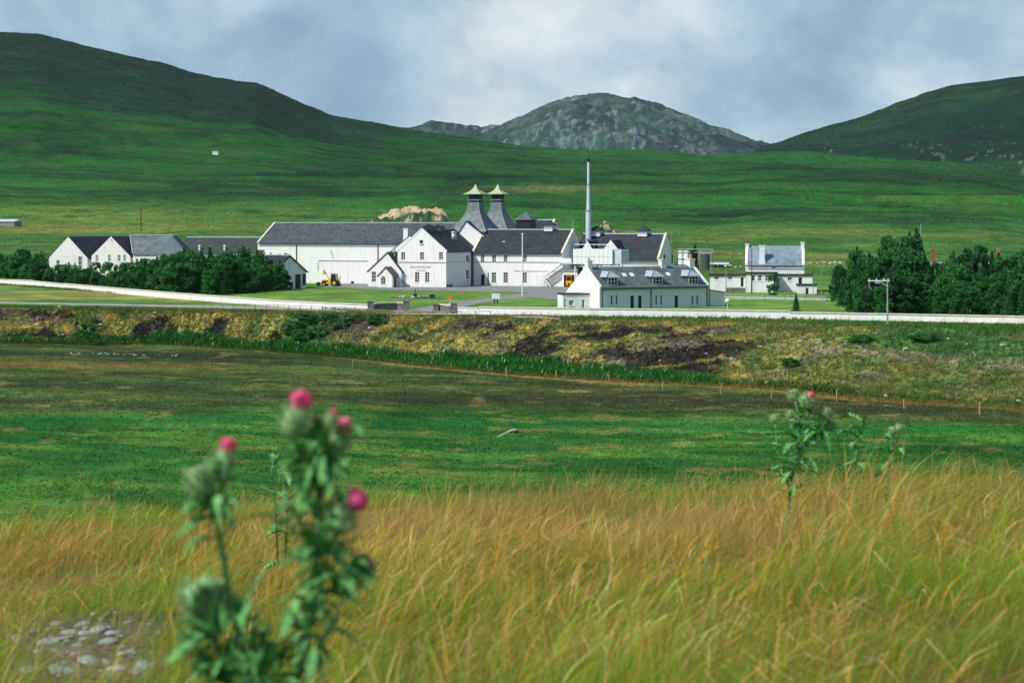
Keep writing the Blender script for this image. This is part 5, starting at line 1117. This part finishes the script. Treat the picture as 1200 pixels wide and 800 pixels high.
def trunk_mb(seed, con=False):
    g = random.Random(seed); b = MB(); b.tube([(0, 0, -.03), (.005, 0, .12), (g.uniform(-.02, .02), g.uniform(-.02, .02), .5), (g.uniform(-.03, .03), g.uniform(-.03, .03), .9)], [.035, .026, .016, .004], 7)
    for i in range(9):
        z_ = .15+.07*i; a = g.uniform(0, 6.283); l = .3*(1-z_*.7); b.tube([(0, 0, z_), (l*.5*math.cos(a), l*.5*math.sin(a), z_+.06), (l*math.cos(a), l*math.sin(a), z_+.12)], [.012, .008, .003], 5)
    return b
protos = {}
def proto(kind, seed, leafmat, nm):
    V, Fq, s = {'b': crown_broad, 'c': crown_conifer, 's': crown_shaggy}[kind](seed)
    t = thing(nm, (0, 0, -500), 0, '', 'tree'); o = npmesh('crown', V, Fq, None, leafmat, {'col': np.repeat(s[:, None], 3, 1)}, parent=t); trunk_mb(seed).build('trunk', BARK, t, True); return t
def plant(src, px, D, py_top, wk, label, group, first):
    x_ = X(px, D); z0 = gz(x_, D)-.05; hgt = max(1.0, Z(py_top, D)-z0); t = src if first else copy_tree(src)
    t.location = (x_, D, z0); t.scale = (hgt*wk, hgt*wk, hgt*1.02); t.rotation_euler = (0, 0, random.uniform(0, 6.283)); tag(t, label, 'tree', group); return t
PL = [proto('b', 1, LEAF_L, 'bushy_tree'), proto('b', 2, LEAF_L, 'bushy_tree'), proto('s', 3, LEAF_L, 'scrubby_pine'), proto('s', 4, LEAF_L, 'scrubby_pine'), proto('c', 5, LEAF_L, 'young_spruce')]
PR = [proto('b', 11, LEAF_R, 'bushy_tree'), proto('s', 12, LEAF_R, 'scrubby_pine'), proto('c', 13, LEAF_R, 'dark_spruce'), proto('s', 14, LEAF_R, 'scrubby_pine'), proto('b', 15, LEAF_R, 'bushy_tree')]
used = set()
def put(S, i, *a): f = (id(S), i) not in used; used.add((id(S), i)); return plant(S[i], *a, f)
KL = {0: 'round bushy green tree in the dense belt behind the left wall', 1: 'round bushy green tree in the dense belt behind the left wall', 2: 'shaggy green pine in the dense belt behind the left wall', 3: 'shaggy green pine in the dense belt behind the left wall', 4: 'young pointed spruce in the dense belt behind the left wall'}
def topL(px): return float(np.interp(px, [-80, 0, 40, 60, 100, 140, 175, 200, 240, 300, 330, 352], [300, 297, 296, 303, 309, 311, 304, 300, 297, 297, 300, 305]))
def baseL(px): return float(np.interp(px, [-80, 0, 100, 190, 250, 300, 352], [325.5, 331, 340.5, 347.5, 347, 343, 338.5]))
for row, (gap, drop, wk) in enumerate(((12, 15, 1.2), (13, 9, 1.1), (15, 3, 1.0), (17, -1, .95))):
    px = -70+row*5
    while px < 344-row*3:
        D_ = DG(baseL(px))+(4.5 if px > 200 else 9.5)+row*5.5+random.uniform(-1, 1); tp = topL(px)+drop+random.uniform(-5, 5)*(1 if row else 1.6)
        if 60 < px < 160 and row > 1: tp += 3
        i = random.choices(range(5), (4, 4, 3, 3, 2))[0]; put(PL, i, px, D_, tp, wk*random.uniform(.85, 1.15)*(1.0 if i < 4 else .9), KL[i], 'trees of the left plantation belt')
        px += gap*random.uniform(.75, 1.3)
KR = {0: 'bushy dark tree in the dense right plantation', 1: 'shaggy dark pine in the dense right plantation', 2: 'dark pointed spruce in the dense right plantation', 3: 'shaggy dark pine in the dense right plantation', 4: 'bushy dark tree in the dense right plantation'}
def topR(px): return float(np.interp(px, [975, 985, 1000, 1020, 1045, 1065, 1082, 1092, 1110, 1130, 1150, 1165, 1185, 1200, 1290], [324, 313, 301, 294, 285, 280, 290, 308, 300, 290, 303, 302, 301, 293, 292]))
for row, (D0_, gap, drop, wk) in enumerate(((264, 17, 36, 1.3), (274, 17, 25, 1.1), (286, 18, 14, 1.0), (300, 18, 5, .95), (318, 20, 0, .9))):
    px = 992+(row*3 if row < 3 else -8) + (20 if row == 0 else 0)
    while px < 1300:
        D_ = D0_-(px-1000)*.02+random.uniform(-3, 3); tp = min(topR(px)+drop+random.choice((-6, -2, 2, 6, 10)), 346)
        i = random.choices(range(5), (4, 4, 2, 4, 3))[0]; put(PR, i, px, D_, tp, wk*random.uniform(.65, 1.05)*.95, KR[i], 'trees of the right plantation')
        px += gap*random.uniform(.8, 1.25)
plant(PR[3], 1071, 306, 273.5, .62, 'tallest dark windswept pine rising above the right plantation', None, False)
plant(PR[1], 1062, 309, 277, .62, 'second tallest dark pine leaning beside the tallest one in the right plantation', None, False)
plant(PR[2], 933, 277, 345, .95, 'small dark spruce standing alone behind the wall', None, False)
plant(PR[2], 988, 292, 326, 1.0, 'dark spruce at the left end of the right plantation', None, False)
t_ = plant(PL[0], 907, 334, 322.5, .75, 'small loose green tree before the white house', None, False)
plant(PL[4], 246, 374, 291, .8, 'thin pointed tree top sticking up against the mossy shed roof', None, False)
# shrubs on bank and field
def shrub(px, py, wpx, hpx, label, seed=21, m=LEAF_S, n=2600, sz=.05):
    D_ = field_hit(px, py); x_ = X(px, D_); V, Fq, s = crown_broad(seed, n, .5, 1.0, sz); o = npmesh('shrub', V, Fq, None, m, {'col': np.repeat(s[:, None], 3, 1)})
    w_, h_ = wpx/F*D_, hpx/F*D_; o.scale = (w_, w_*.8, h_); o.location = (x_, D_, gz(x_, D_)-h_*.12); tag(o, label, 'shrub')
shrub(101, 398.5, 32, 22, 'round dark green shrub at the foot of the left bank', m=LEAF_R)
shrub(144, 404, 10, 9, 'small green shrub right of the round dark one', 22, m=LEAF_R, n=900, sz=.08)
shrub(112, 404, 26, 8, 'low bright green bush under the round dark shrub', 23, n=900, sz=.07)
shrub(443, 380.5, 24, 13, 'dark low bush on the bank top just below the gateway', 24, m=LEAF_R)
for i, (a_, b_) in enumerate(((330, 397), (345, 388), (362, 380), (375, 392), (355, 400), (385, 378), (400, 383), (415, 377))):
    shrub(a_, b_, 30, 11, 'low green bracken clump in the green patch on the left bank', 30+i, n=1100, sz=.06); C.objects[-1]['group'] = 'bracken clumps on the left bank'
shrub(926, 430, 26, 12, 'dark green bush low on the right bank above the pale boulders', 41); shrub(1010, 402, 34, 9, 'green low bush on the right bank by the stony track', 42); shrub(1085, 398, 40, 8, 'long low green bush on the upper right bank', 43)

# ------------------------------------------------------------------ rough grass on bank, verge and field (uncountable)
def tufts(name, n, region, hfun, seed, nb=5, colfun=None, mt=None, width=.05, group=None, vr=(.75, 1.3)):
    g = np.random.default_rng(seed); px, D_ = region(g, n); x = X(px, D_); z = ground_z(x, D_); keep = ~np.isnan(z); x, D_, z = x[keep], D_[keep], z[keep]; n = len(x)
    c = ground_col(x, D_, z); h_ = hfun(x, D_, g)
    B = nb; a = g.uniform(0, 6.283, (n, B)); lean = g.uniform(.15, .9, (n, B)); rr = g.uniform(0, .5, (n, B))*h_[:, None]; hh = h_[:, None]*g.uniform(.5, 1.1, (n, B))
    bx_ = x[:, None]+rr*np.cos(a); by_ = D_[:, None]+rr*np.sin(a); w_ = hh*width/.3*g.uniform(.6, 1.3, (n, B))
    t = g.uniform(0, 6.283, (n, B)); dx, dy = np.cos(t)*w_, np.sin(t)*w_
    V = np.stack([np.stack([bx_-dx, by_-dy, z[:, None]-.03+0*hh], -1), np.stack([bx_+dx, by_+dy, z[:, None]-.03+0*hh], -1), np.stack([bx_+lean*hh*.6*np.cos(a)+hh*.3, by_+lean*hh*.6*np.sin(a), z[:, None]+hh], -1)], 2).reshape(-1, 3)
    cc_ = np.repeat(c[:, None, :]*g.uniform(.7, 1.45, (n, B, 1)), 3, 1).reshape(-1, 3) if False else np.repeat((c[:, None, :]*g.uniform(vr[0], vr[1], (n, B, 1))).reshape(-1, 3), 3, 0)
    if colfun: cc_ = colfun(cc_, g)
    o = npmesh(name, V, None, np.arange(len(V)).reshape(-1, 3), mt or TUFT, {'col': np.clip(cc_, 0, 1)}); return o
TUFT = attr_mat('rough_grass', detail=(), trans=.45)
MTUFT = attr_mat('moor_tussock', detail=(), trans=.5)
def reg_bank(g, n):
    px = g.uniform(-60, 1260, n); zt = ip(px, ZT_X, ZT_Y); Dc = F*H/(ip(px, CR_X, CR_Y)-YH); Dt = F*(H-zt)/(ip(px, TO_X, TO_Y)-YH); u = g.uniform(-.1, 1.25, n); return px, Dt+(Dc-Dt)*u
tag(tufts('rough_grass', 42000, reg_bank, lambda x, y, g: g.uniform(.15, .5, len(x)), 3), 'rough golden and green grass tufts over the roadside bank', kind='stuff')
def reg_strip(g, n):
    px = g.uniform(-60, 1000, n); zt = ip(px, ZT_X, ZT_Y); Dt = F*(H-zt)/(ip(px, TO_X, TO_Y)-YH); w_ = ip(px, [0, 300, 450, 600, 780, 860], [1.4, 1.8, 4, 6.5, 5, 2]); return px, Dt+g.uniform(0, 1, n)*w_
tag(tufts('wet_ditch_growth', 8000, reg_strip, lambda x, y, g: g.uniform(.25, .8, len(x))*(.6+.8*fbm(x, y, 2.5, 3)), 4, 6, width=.07, vr=(.8, 1.5), colfun=lambda c, g: np.where(np.repeat(g.random(len(c)//3) < .035, 3)[:, None], L_(206, 204, 130)[None, :], c)), 'lush dark green growth along the foot of the bank', kind='stuff')
def reg_field(g, n):
    px_ = g.uniform(-40, 1240, n); d = 112+g.uniform(0, 1, n)*(F*(H-ip(px_, ZT_X, ZT_Y))/(ip(px_, TO_X, TO_Y)-YH)-112)
    return px_, d
def fld_keep(o): return o
def reg_moor(g, n): return g.uniform(-60, 1260, n), 458+(1600-458)*g.uniform(0, 1, n)**1.25
tag(tufts('moor_tussocks', 70000, reg_moor, lambda x, y, g: (.08+.00020*y)*g.uniform(.5, 1.25, len(x)), 13, 3, width=.34, vr=(.95, 1.5), mt=MTUFT), 'tussocks and low heather over the slopes behind the distillery', kind='stuff')
def reg_hill(g, n): return g.uniform(-60, 1260, n), 1600+1500*g.uniform(0, 1, n)
tag(tufts('hill_heather', 80000, reg_hill, lambda x, y, g: (.00026*y)*g.uniform(.5, 1.3, len(x)), 14, 2, width=.4, vr=(.95, 1.6), mt=MTUFT), 'clumps of heather and bracken over the left and right hills', kind='stuff')
tag(tufts('field_turf', 80000, reg_field, lambda x, y, g: g.uniform(.05, .16, len(x)), 5, 4, width=.09, vr=(.85, 1.3)), 'short green turf and rushes of the flat field', kind='stuff')
def reg_lawn(g, n): px = g.uniform(-20, 1230, n); Dw = DG(ip(px, [0, 200, 430, 540, 1200], [333, 347, 364, 366, 375])); return px, Dw-g.uniform(1.0, 6, n)
tag(tufts('verge_grass', 9000, reg_lawn, lambda x, y, g: g.uniform(.15, .5, len(x))*((x/y < -.06) | (x/y > .0)), 6), 'grass verge along the outside of the white wall', kind='stuff')

# ------------------------------------------------------------------ tall foreground grass
def blades(name, n, seed, dmin, dmax, hmin, hmax, seed_head, bare=True):
    g = np.random.default_rng(seed)
    d = np.sqrt(g.uniform(dmin**2, dmax**2, n)); x = g.uniform(-.30, .30, n)*d + g.normal(0, .03, n)
    dens = fbm(x, d, .7, 4, ox=80)
    k = g.random(n) < np.clip((dens-.30)*4.5, .10, 1)*(1-.8*sm(9.0, 15.0, d+(fbm(x, d, 1.5, 3, ox=90)-.5)*5))
    if bare: k &= g.random(n) > .97*np.exp(-(np.abs((x/d+.212)/.05)**3+np.abs((d-6.3)/1.6)**4))
    x, d = x[k], d[k]; n = len(x); z = ground_z(x, d)
    hh = g.uniform(hmin, hmax, n)*(.45+1.15*fbm(x, d, .5, 4, ox=81))*(1-.25*sm(8, 15, d))*(1+.7*np.exp(-((x/d-.16)/.035)**4-((d-7.1)/1.2)**4)); yaw = g.normal(0, .75, n)
    lean = np.clip(g.normal(.82, .5, n)+.8*(fbm(x, d, .9, 4, ox=82)-.5)*2, -.2, 1.5)     # wind from the left
    wd = g.uniform(.0005, .0011, n)*(1 if not seed_head else .8); S = 5
    ts = np.linspace(0, 1, S); Pth = []
    for t in ts:
        th = lean*(t**1.3)*1.15; Pth.append(np.stack([x+hh*t*np.sin(th*.85)*np.cos(yaw), d+hh*t*np.sin(th*.85)*np.sin(yaw), z-.01+hh*t*np.cos(th*.8)], 1))
    fa = g.normal(0, .5, n); sx, sy = np.cos(fa), np.sin(fa)*.5
    prof = np.array([1, .95, .8, .55, .08]) if not seed_head else np.array([.6, .5, .45, 1.0, .3])
    V = np.empty((n, S, 2, 3))
    for i in range(S):
        w_ = wd*prof[i]; 
        if seed_head and i == 3: w_ = w_*2.4
        if seed_head and i == 4: w_ = w_*1.2
        off = np.stack([sx*w_, sy*w_, 0*w_], 1); V[:, i, 0] = Pth[i]-off; V[:, i, 1] = Pth[i]+off
    base = np.arange(n)*S*2; Q = np.concatenate([np.stack([base+2*i, base+2*i+1, base+2*i+3, base+2*i+2], 1) for i in range(S-1)])
    pn = fbm(x, d, 1.1, 4, ox=83); r = g.random(n)
    gold, straw, rust, green, deep = L_(220, 176, 74), L_(236, 212, 136), L_(186, 134, 76), L_(150, 176, 52), L_(66, 132, 48)
    greenness = np.clip((pn-.42)*3.2, 0, 1)*.8+.30+.25*np.clip((x/d)*2.2+.2, 0, 1)+.22*sm(9, 5, d)+.8*sm(9.5, 14.5, d+(fbm(x, d, 1.3, 3, ox=91)-.5)*6)
    if seed_head: greenness = greenness*.4
    c = np.where((r < greenness)[:, None], green, np.where((r < greenness+.12)[:, None] & (not seed_head), deep, np.where((g.random(n) < .55)[:, None], gold, np.where((g.random(n) < .6)[:, None], straw, rust))))
    tan_ = sm(.46, .66, fbm(x, d, 1.9, 3, ox=88))*(.25+.4*sm(6, 10, d)); c = c*(1-tan_[:, None])+L_(216, 182, 110)*tan_[:, None]
    c = c*(g.uniform(.55, 1.25, n)*(.62+.66*fbm(x, d, .55, 4, .6, ox=95)))[:, None]
    br_ = sm(.50, .66, fbm(x, d, .8, 4, .6, ox=96))*.55; c = c*(1-br_[:, None])+c*np.array([.95, .76, .68])[None, :]*br_[:, None]
    cb = c*.5+L_(112, 132, 48)*.5
    CC = np.empty((n, S, 2, 3))
    for i, t in enumerate(ts): CC[:, i] = (cb*(1-min(1, t*1.6))+c*min(1, t*1.6))[:, None, :]
    return npmesh(name, V.reshape(-1, 3), Q, None, BLADE, {'col': np.clip(CC.reshape(-1, 3), 0, 1)})
BLADE = attr_mat('dry_grass_blade', detail=(), trans=.4, rough=.7, spec=.2)
tag(blades('tall_dry_grass', 380000, 9, 3.4, 17.0, .08, .205, False), 'dense windblown golden and green grass filling the foreground', kind='stuff')
tag(blades('seeding_grass_heads', 42000, 10, 3.8, 16.5, .16, .33, True), 'rusty and straw coloured seed heads leaning in the wind above the grass', kind='stuff')

# ------------------------------------------------------------------ thistles
TH_STEM = mat('thistle_stem', lin(84, 136, 84), .7, .3, 60)
TH_LEAF = mat('thistle_leaf', lin(112, 176, 92), .55, .0, 30, .4, 60, col2=lin(58, 122, 62))
TH_BUR = mat('thistle_bur', lin(146, 180, 122), .7, .0, 150, col2=lin(90, 138, 84))
TH_SPN = mat('thistle_spine', lin(160, 184, 126), .6)
TH_PINK = mat('thistle_flower', lin(255, 128, 168), .7, 0, 90, col2=lin(244, 92, 148))
def t_leaf(mb, base, direc, length, width, g, droop=.5):
    """spiny lobed leaf folded along its midrib"""
    d = Vector(direc).normalized(); side = d.cross(Vector((0, 0, 1))); side = side.normalized() if side.length > .01 else Vector((1, 0, 0)); n = 12; L0 = []; M0 = []; R0 = []
    for i in range(n+1):
        t = i/n; p = Vector(base)+d*length*t+Vector((0, 0, -droop*length*t*t+.15*length*t)); w_ = width*(math.sin(math.pi*min(1, t*.92+.08))**.7)*(1.0 if i % 2 else .38)
        if i == n: w_ = .0005
        lift = Vector((0, 0, 1))*w_*g.uniform(.15, .6); M0.append(p); L0.append(p-side*w_+lift+d*w_*.5); R0.append(p+side*w_+lift+d*w_*.5)
    for i in range(n):
        mb.poly([M0[i], M0[i+1], L0[i+1], L0[i]]); mb.poly([M0[i], R0[i], R0[i+1], M0[i+1]])
def thistle_plant(name, loc, label, D, elems, seed, k=1.0):
    g = random.Random(seed); t = thing(name, loc, 0, label, 'thistle'); O = Vector(loc)
    W = lambda px, py, dy=0.0: Vector((X(px, D+dy), D+dy, Z(py, D+dy)))-O
    nl = [0]
    for path, r0, r1 in elems['stems']:
        P_ = [W(*p) for p in path]; 
        b = MB(); n = len(P_); b.tube(P_, [r0+(r1-r0)*i/(n-1) for i in range(n)], 8); so = b.build('stem', TH_STEM, t, True)
        sp_ = MB(); nn = int(sum((P_[i+1]-P_[i]).length for i in range(n-1))/(.011*k))
        for i in range(nn):
            f = i/nn*(n-1); j = int(f); q = P_[j].lerp(P_[j+1], f-j); a = g.uniform(0, 6.283); dd = Vector((math.cos(a), math.sin(a), g.uniform(-.1, .7))); l = g.uniform(.006, .014)*k
            sp_.poly([q+Vector((0, 0, -.003*k)), q+Vector((0, 0, .003*k)), q+dd*l])
            if i % elems.get('leafstep', 3) == 0 and nl[0] < 78: lf = MB(); t_leaf(lf, q, dd, g.uniform(.028, .065)*k, g.uniform(.008, .015)*k, g, .5); lf.build('leaf', TH_LEAF, t); nl[0] += 1
        sp_.build('wing_spine', TH_LEAF, so) if len(sp_.f) > 8 else None
    mass = MB()
    for (px, py, rx, ry, cnt) in elems.get('mass', ()):
        for i in range(cnt):
            a = g.uniform(0, 6.283); q = g.uniform(0, 1)**.6; P0 = W(px+rx*q*math.cos(a)*.6, py+ry*q*math.sin(a)*.6, g.uniform(-.03, .03)); dd = Vector((math.cos(a)+g.uniform(-.5, .5), g.uniform(-.8, .8), -math.sin(a)+g.uniform(-.2, .8)))
            t_leaf(mass, P0, dd, g.uniform(.018, .042)*k, g.uniform(.004, .010)*k, g, .3)
    if mass.v: mo = mass.build('leaf_mass', TH_LEAF, t); mo['kind'] = 'stuff'
    for (px, py, dpx, dpy, l, w_) in elems.get('leaves', ()):
        b = MB(); A = W(px, py); B = W(px+dpx, py+dpy, g.uniform(-.05, .03)); t_leaf(b, A, (B-A), (B-A).length*l, w_, g, .1); b.build('leaf', TH_LEAF, t)
    for (px, py, rpx, tilt, fl) in elems['heads']:
        r = rpx/F*D; c = W(px, py, g.uniform(-.02, .02)*k); ax = Vector((math.sin(tilt), g.uniform(-.2, .05), math.cos(tilt))).normalized()
        b = MB(); b.ico(c, r, (1, 1, 1.08), .03, 2); ho = b.build('flower_head', TH_BUR, t, True)
        s_ = MB()
        for i in range(240):
            v = Vector((g.gauss(0, 1), g.gauss(0, 1), g.gauss(0, 1))).normalized()
            if v.dot(ax) > .82: continue
            a = v.orthogonal().normalized()*r*.06; q = c+v*r*.95; tip = c+v*r*1.5+ax*r*.22; s_.poly([q-a, q+a, tip]); e_ = v.cross(a); s_.poly([q-e_, q+e_, tip])
        s_.build('bract', TH_SPN, ho)
        if fl:
            f_ = MB()
            for i in range(300):
                a = g.uniform(0, 6.283); q = g.uniform(0, 1)**.5; u1 = ax.orthogonal().normalized(); u2 = ax.cross(u1); rad = u1*math.cos(a)+u2*math.sin(a)
                p0 = c+ax*r*.75+rad*r*.38*q; p1 = c+ax*r*(.85+fl*(1-.42*q*q))+rad*r*.82*fl**.3*q; wv = ax.cross(rad)*r*.05; 
                if wv.length < 1e-6: continue
                f_.poly([p0-wv, p0+wv, p1+wv*1.3, p1-wv*1.3])
            f_.build('petals', TH_PINK, ho)
    return t
D1 = 2.5; z1_ = gz(X(330, D1), D1)
E1 = {'mass': [(366, 540, 30, 45, 80), (376, 520, 24, 24, 40), (382, 655, 46, 34, 90), (366, 610, 24, 40, 36), (262, 750, 64, 50, 170), (300, 790, 80, 34, 120), (365, 740, 30, 40, 40), (256, 575, 16, 30, 30), (400, 670, 32, 20, 40)], 'stems': [([(318, 1010), (335, 880), (352, 780), (366, 700), (374, 620), (372, 560), (360, 505)], .0055, .0032), ([(372, 580), (388, 545), (398, 520)], .003, .0025), ([(374, 650), (398, 625), (402, 608)], .003, .0025),
                ([(366, 705), (402, 680), (426, 664)], .003, .002), ([(330, 930), (292, 800), (268, 690), (254, 610), (250, 570)], .0045, .0028), ([(252, 600), (262, 560), (266, 540)], .003, .0022), ([(250, 596), (240, 575), (236, 566)], .003, .0022),
                ([(300, 860), (262, 780), (245, 720)], .004, .003), ([(340, 860), (310, 800), (292, 760)], .004, .003), ([(350, 790), (385, 740), (400, 720)], .0035, .002), ([(372, 600), (376, 545), (375, 500)], .003, .002), ([(373, 640), (345, 600), (330, 585)], .003, .002), ([(375, 560), (392, 530), (392, 490)], .0025, .002)],
      'heads': [(348, 494, 18, .2, 1.25), (395, 517, 14, .45, 1.3), (398, 606, 18, .8, 1.5), (262, 540, 14, .3, 1.2), (235, 562, 16, -.3, 0), (240, 702, 24, -.2, 0), (374, 505, 14, .1, .35), (388, 492, 8, .35, .8), (424, 665, 13, .9, .35), (228, 700, 15, -.5, 0), (262, 708, 15, .3, 0)],
      'leaves': [(366, 722, 75, 50, 1.0, .013), (350, 765, -60, 35, 1, .014), (372, 640, -75, -38, 1, .010), (374, 600, 45, 30, 1, .012), (262, 740, -60, 30, 1, .016), (275, 760, 40, 40, 1, .015), (255, 640, 25, -40, .8, .010), (370, 690, 60, 25, 1, .013), (372, 670, -30, 40, 1, .012), (380, 650, 50, -20, .9, .012), (300, 800, -80, -20, 1, .016), (310, 790, 40, -50, 1, .014), (250, 730, -40, 40, 1, .014), (350, 700, -20, 50, 1, .013), (370, 560, -35, 15, .9, .011), (372, 550, 32, -30, .9, .011), (366, 530, -30, -10, .9, .011), (395, 660, 30, 20, 1, .012), (330, 600, -45, 12, 1, .008), (280, 720, 30, -50, 1, .012), (225, 760, -30, 20, 1, .014)]}
thistle_plant('thistle', (X(318, D1), D1, z1_), 'near blurred thistle with several bright pink flowers at lower left', D1, E1, 5)
D2 = 8.3
E2 = {'mass': [(946, 495, 16, 18, 24), (962, 500, 12, 14, 16), (932, 540, 10, 24, 14)], 'leafstep': 5, 'stems': [([(918, 700), (922, 620), (926, 570), (934, 530), (938, 500), (932, 470)], .006, .003), ([(928, 560), (944, 520), (948, 490), (946, 472)], .004, .0025), ([(934, 530), (958, 505), (968, 488)], .004, .0025), ([(926, 575), (912, 530), (908, 497)], .004, .0025), ([(936, 520), (960, 512), (974, 500)], .003, .002)],
      'heads': [(930, 463, 6.5, 0, 0), (945, 469, 7.5, .7, .7), (908, 491, 5.5, -.1, 0), (967, 484, 6, .2, 0), (972, 498, 6, .5, 0), (926, 486, 4.5, -.4, 0)],
      'leaves': [(936, 532, 18, 14, 1, .02), (926, 545, -22, 6, 1, .018), (930, 560, -28, 12, 1, .02), (942, 520, 26, -14, 1, .014), (940, 505, 16, 8, 1, .014), (918, 520, -14, 8, 1, .014), (952, 512, -12, 18, 1, .016), (936, 490, -14, 4, 1, .014), (960, 505, 14, 14, 1, .014), (946, 550, 14, 8, 1, .02), (924, 575, 30, -8, 1, .02), (930, 580, -20, -6, 1, .02), (948, 536, 10, 20, 1, .018), (934, 512, -18, -4, 1, .014)]}
thistle_plant('thistle', (X(920, D2), D2, gz(X(920, D2), D2)), 'mid-distance green thistle with one small pink flower on the right', D2, E2, 6, 2.0)
D3 = 8.7
E3 = {'leafstep': 4, 'stems': [([(1008, 690), (1004, 600), (1002, 540), (1008, 512), (1012, 492)], .004, .002), ([(1030, 690), (1036, 600), (1044, 530), (1046, 510)], .004, .002), ([(1044, 530), (1052, 514), (1056, 506)], .003, .002)],
      'heads': [(1046, 505, 4.5, -.3, 0), (1054, 502, 5, .3, 0), (1000, 522, 4, -.2, 0)],
      'leaves': [(1009, 512, 6, -26, 1, .014), (1006, 524, 18, 14, 1, .016), (1004, 540, -16, 6, 1, .014), (1002, 535, 14, -8, 1, .014), (1042, 540, -10, 12, 1, .012), (1046, 515, -12, 6, 1, .012), (1006, 505, 5, 18, 1, .014), (1012, 520, 14, 8, 1, .012)]}
thistle_plant('thistle', (X(1010, D3), D3, gz(X(1010, D3), D3)), 'sparse two-stemmed thistle without flowers just right of the pink one', D3, E3, 8, 2.0)
D4 = 8.0
E4 = {'leafstep': 4, 'stems': [([(326, 660), (322, 590), (318, 550), (322, 535)], .004, .002), ([(334, 660), (338, 580), (330, 545)], .004, .002)], 'heads': [(322, 540, 3, 0, 0)],
      'leaves': [(320, 560, -14, -4, 1, .014), (326, 570, 16, -6, 1, .014), (322, 545, 8, -14, 1, .012), (330, 580, 16, -8, 1, .014), (334, 556, -12, -10, 1, .012), (322, 585, -14, -6, 1, .014)]}
thistle_plant('thistle', (X(326, D4), D4, gz(X(326, D4), D4)), 'small leafy green thistle without flower behind the near blurred one', D4, E4, 9, 2.0)
# ------------------------------------------------------------------ air
hb = MB(); hb.box((-11700, -90, -7.2), (11700, 7800, 365)); ho = hb.build('haze', None); tag(ho, kind='stuff')
hm = bpy.data.materials.new('thin_air'); hm.use_nodes = True; ht = hm.node_tree
for n in list(ht.nodes): ht.nodes.remove(n)
hout = ht.nodes.new('ShaderNodeOutputMaterial'); pv = ht.nodes.new('ShaderNodeVolumePrincipled')
pv.inputs['Color'].default_value = (0.80, 0.90, 1.0, 1); pv.inputs['Density'].default_value = 0.000016; pv.inputs['Anisotropy'].default_value = 0.2
ht.links.new(pv.outputs[0], hout.inputs['Volume']); ho.data.materials.append(hm)
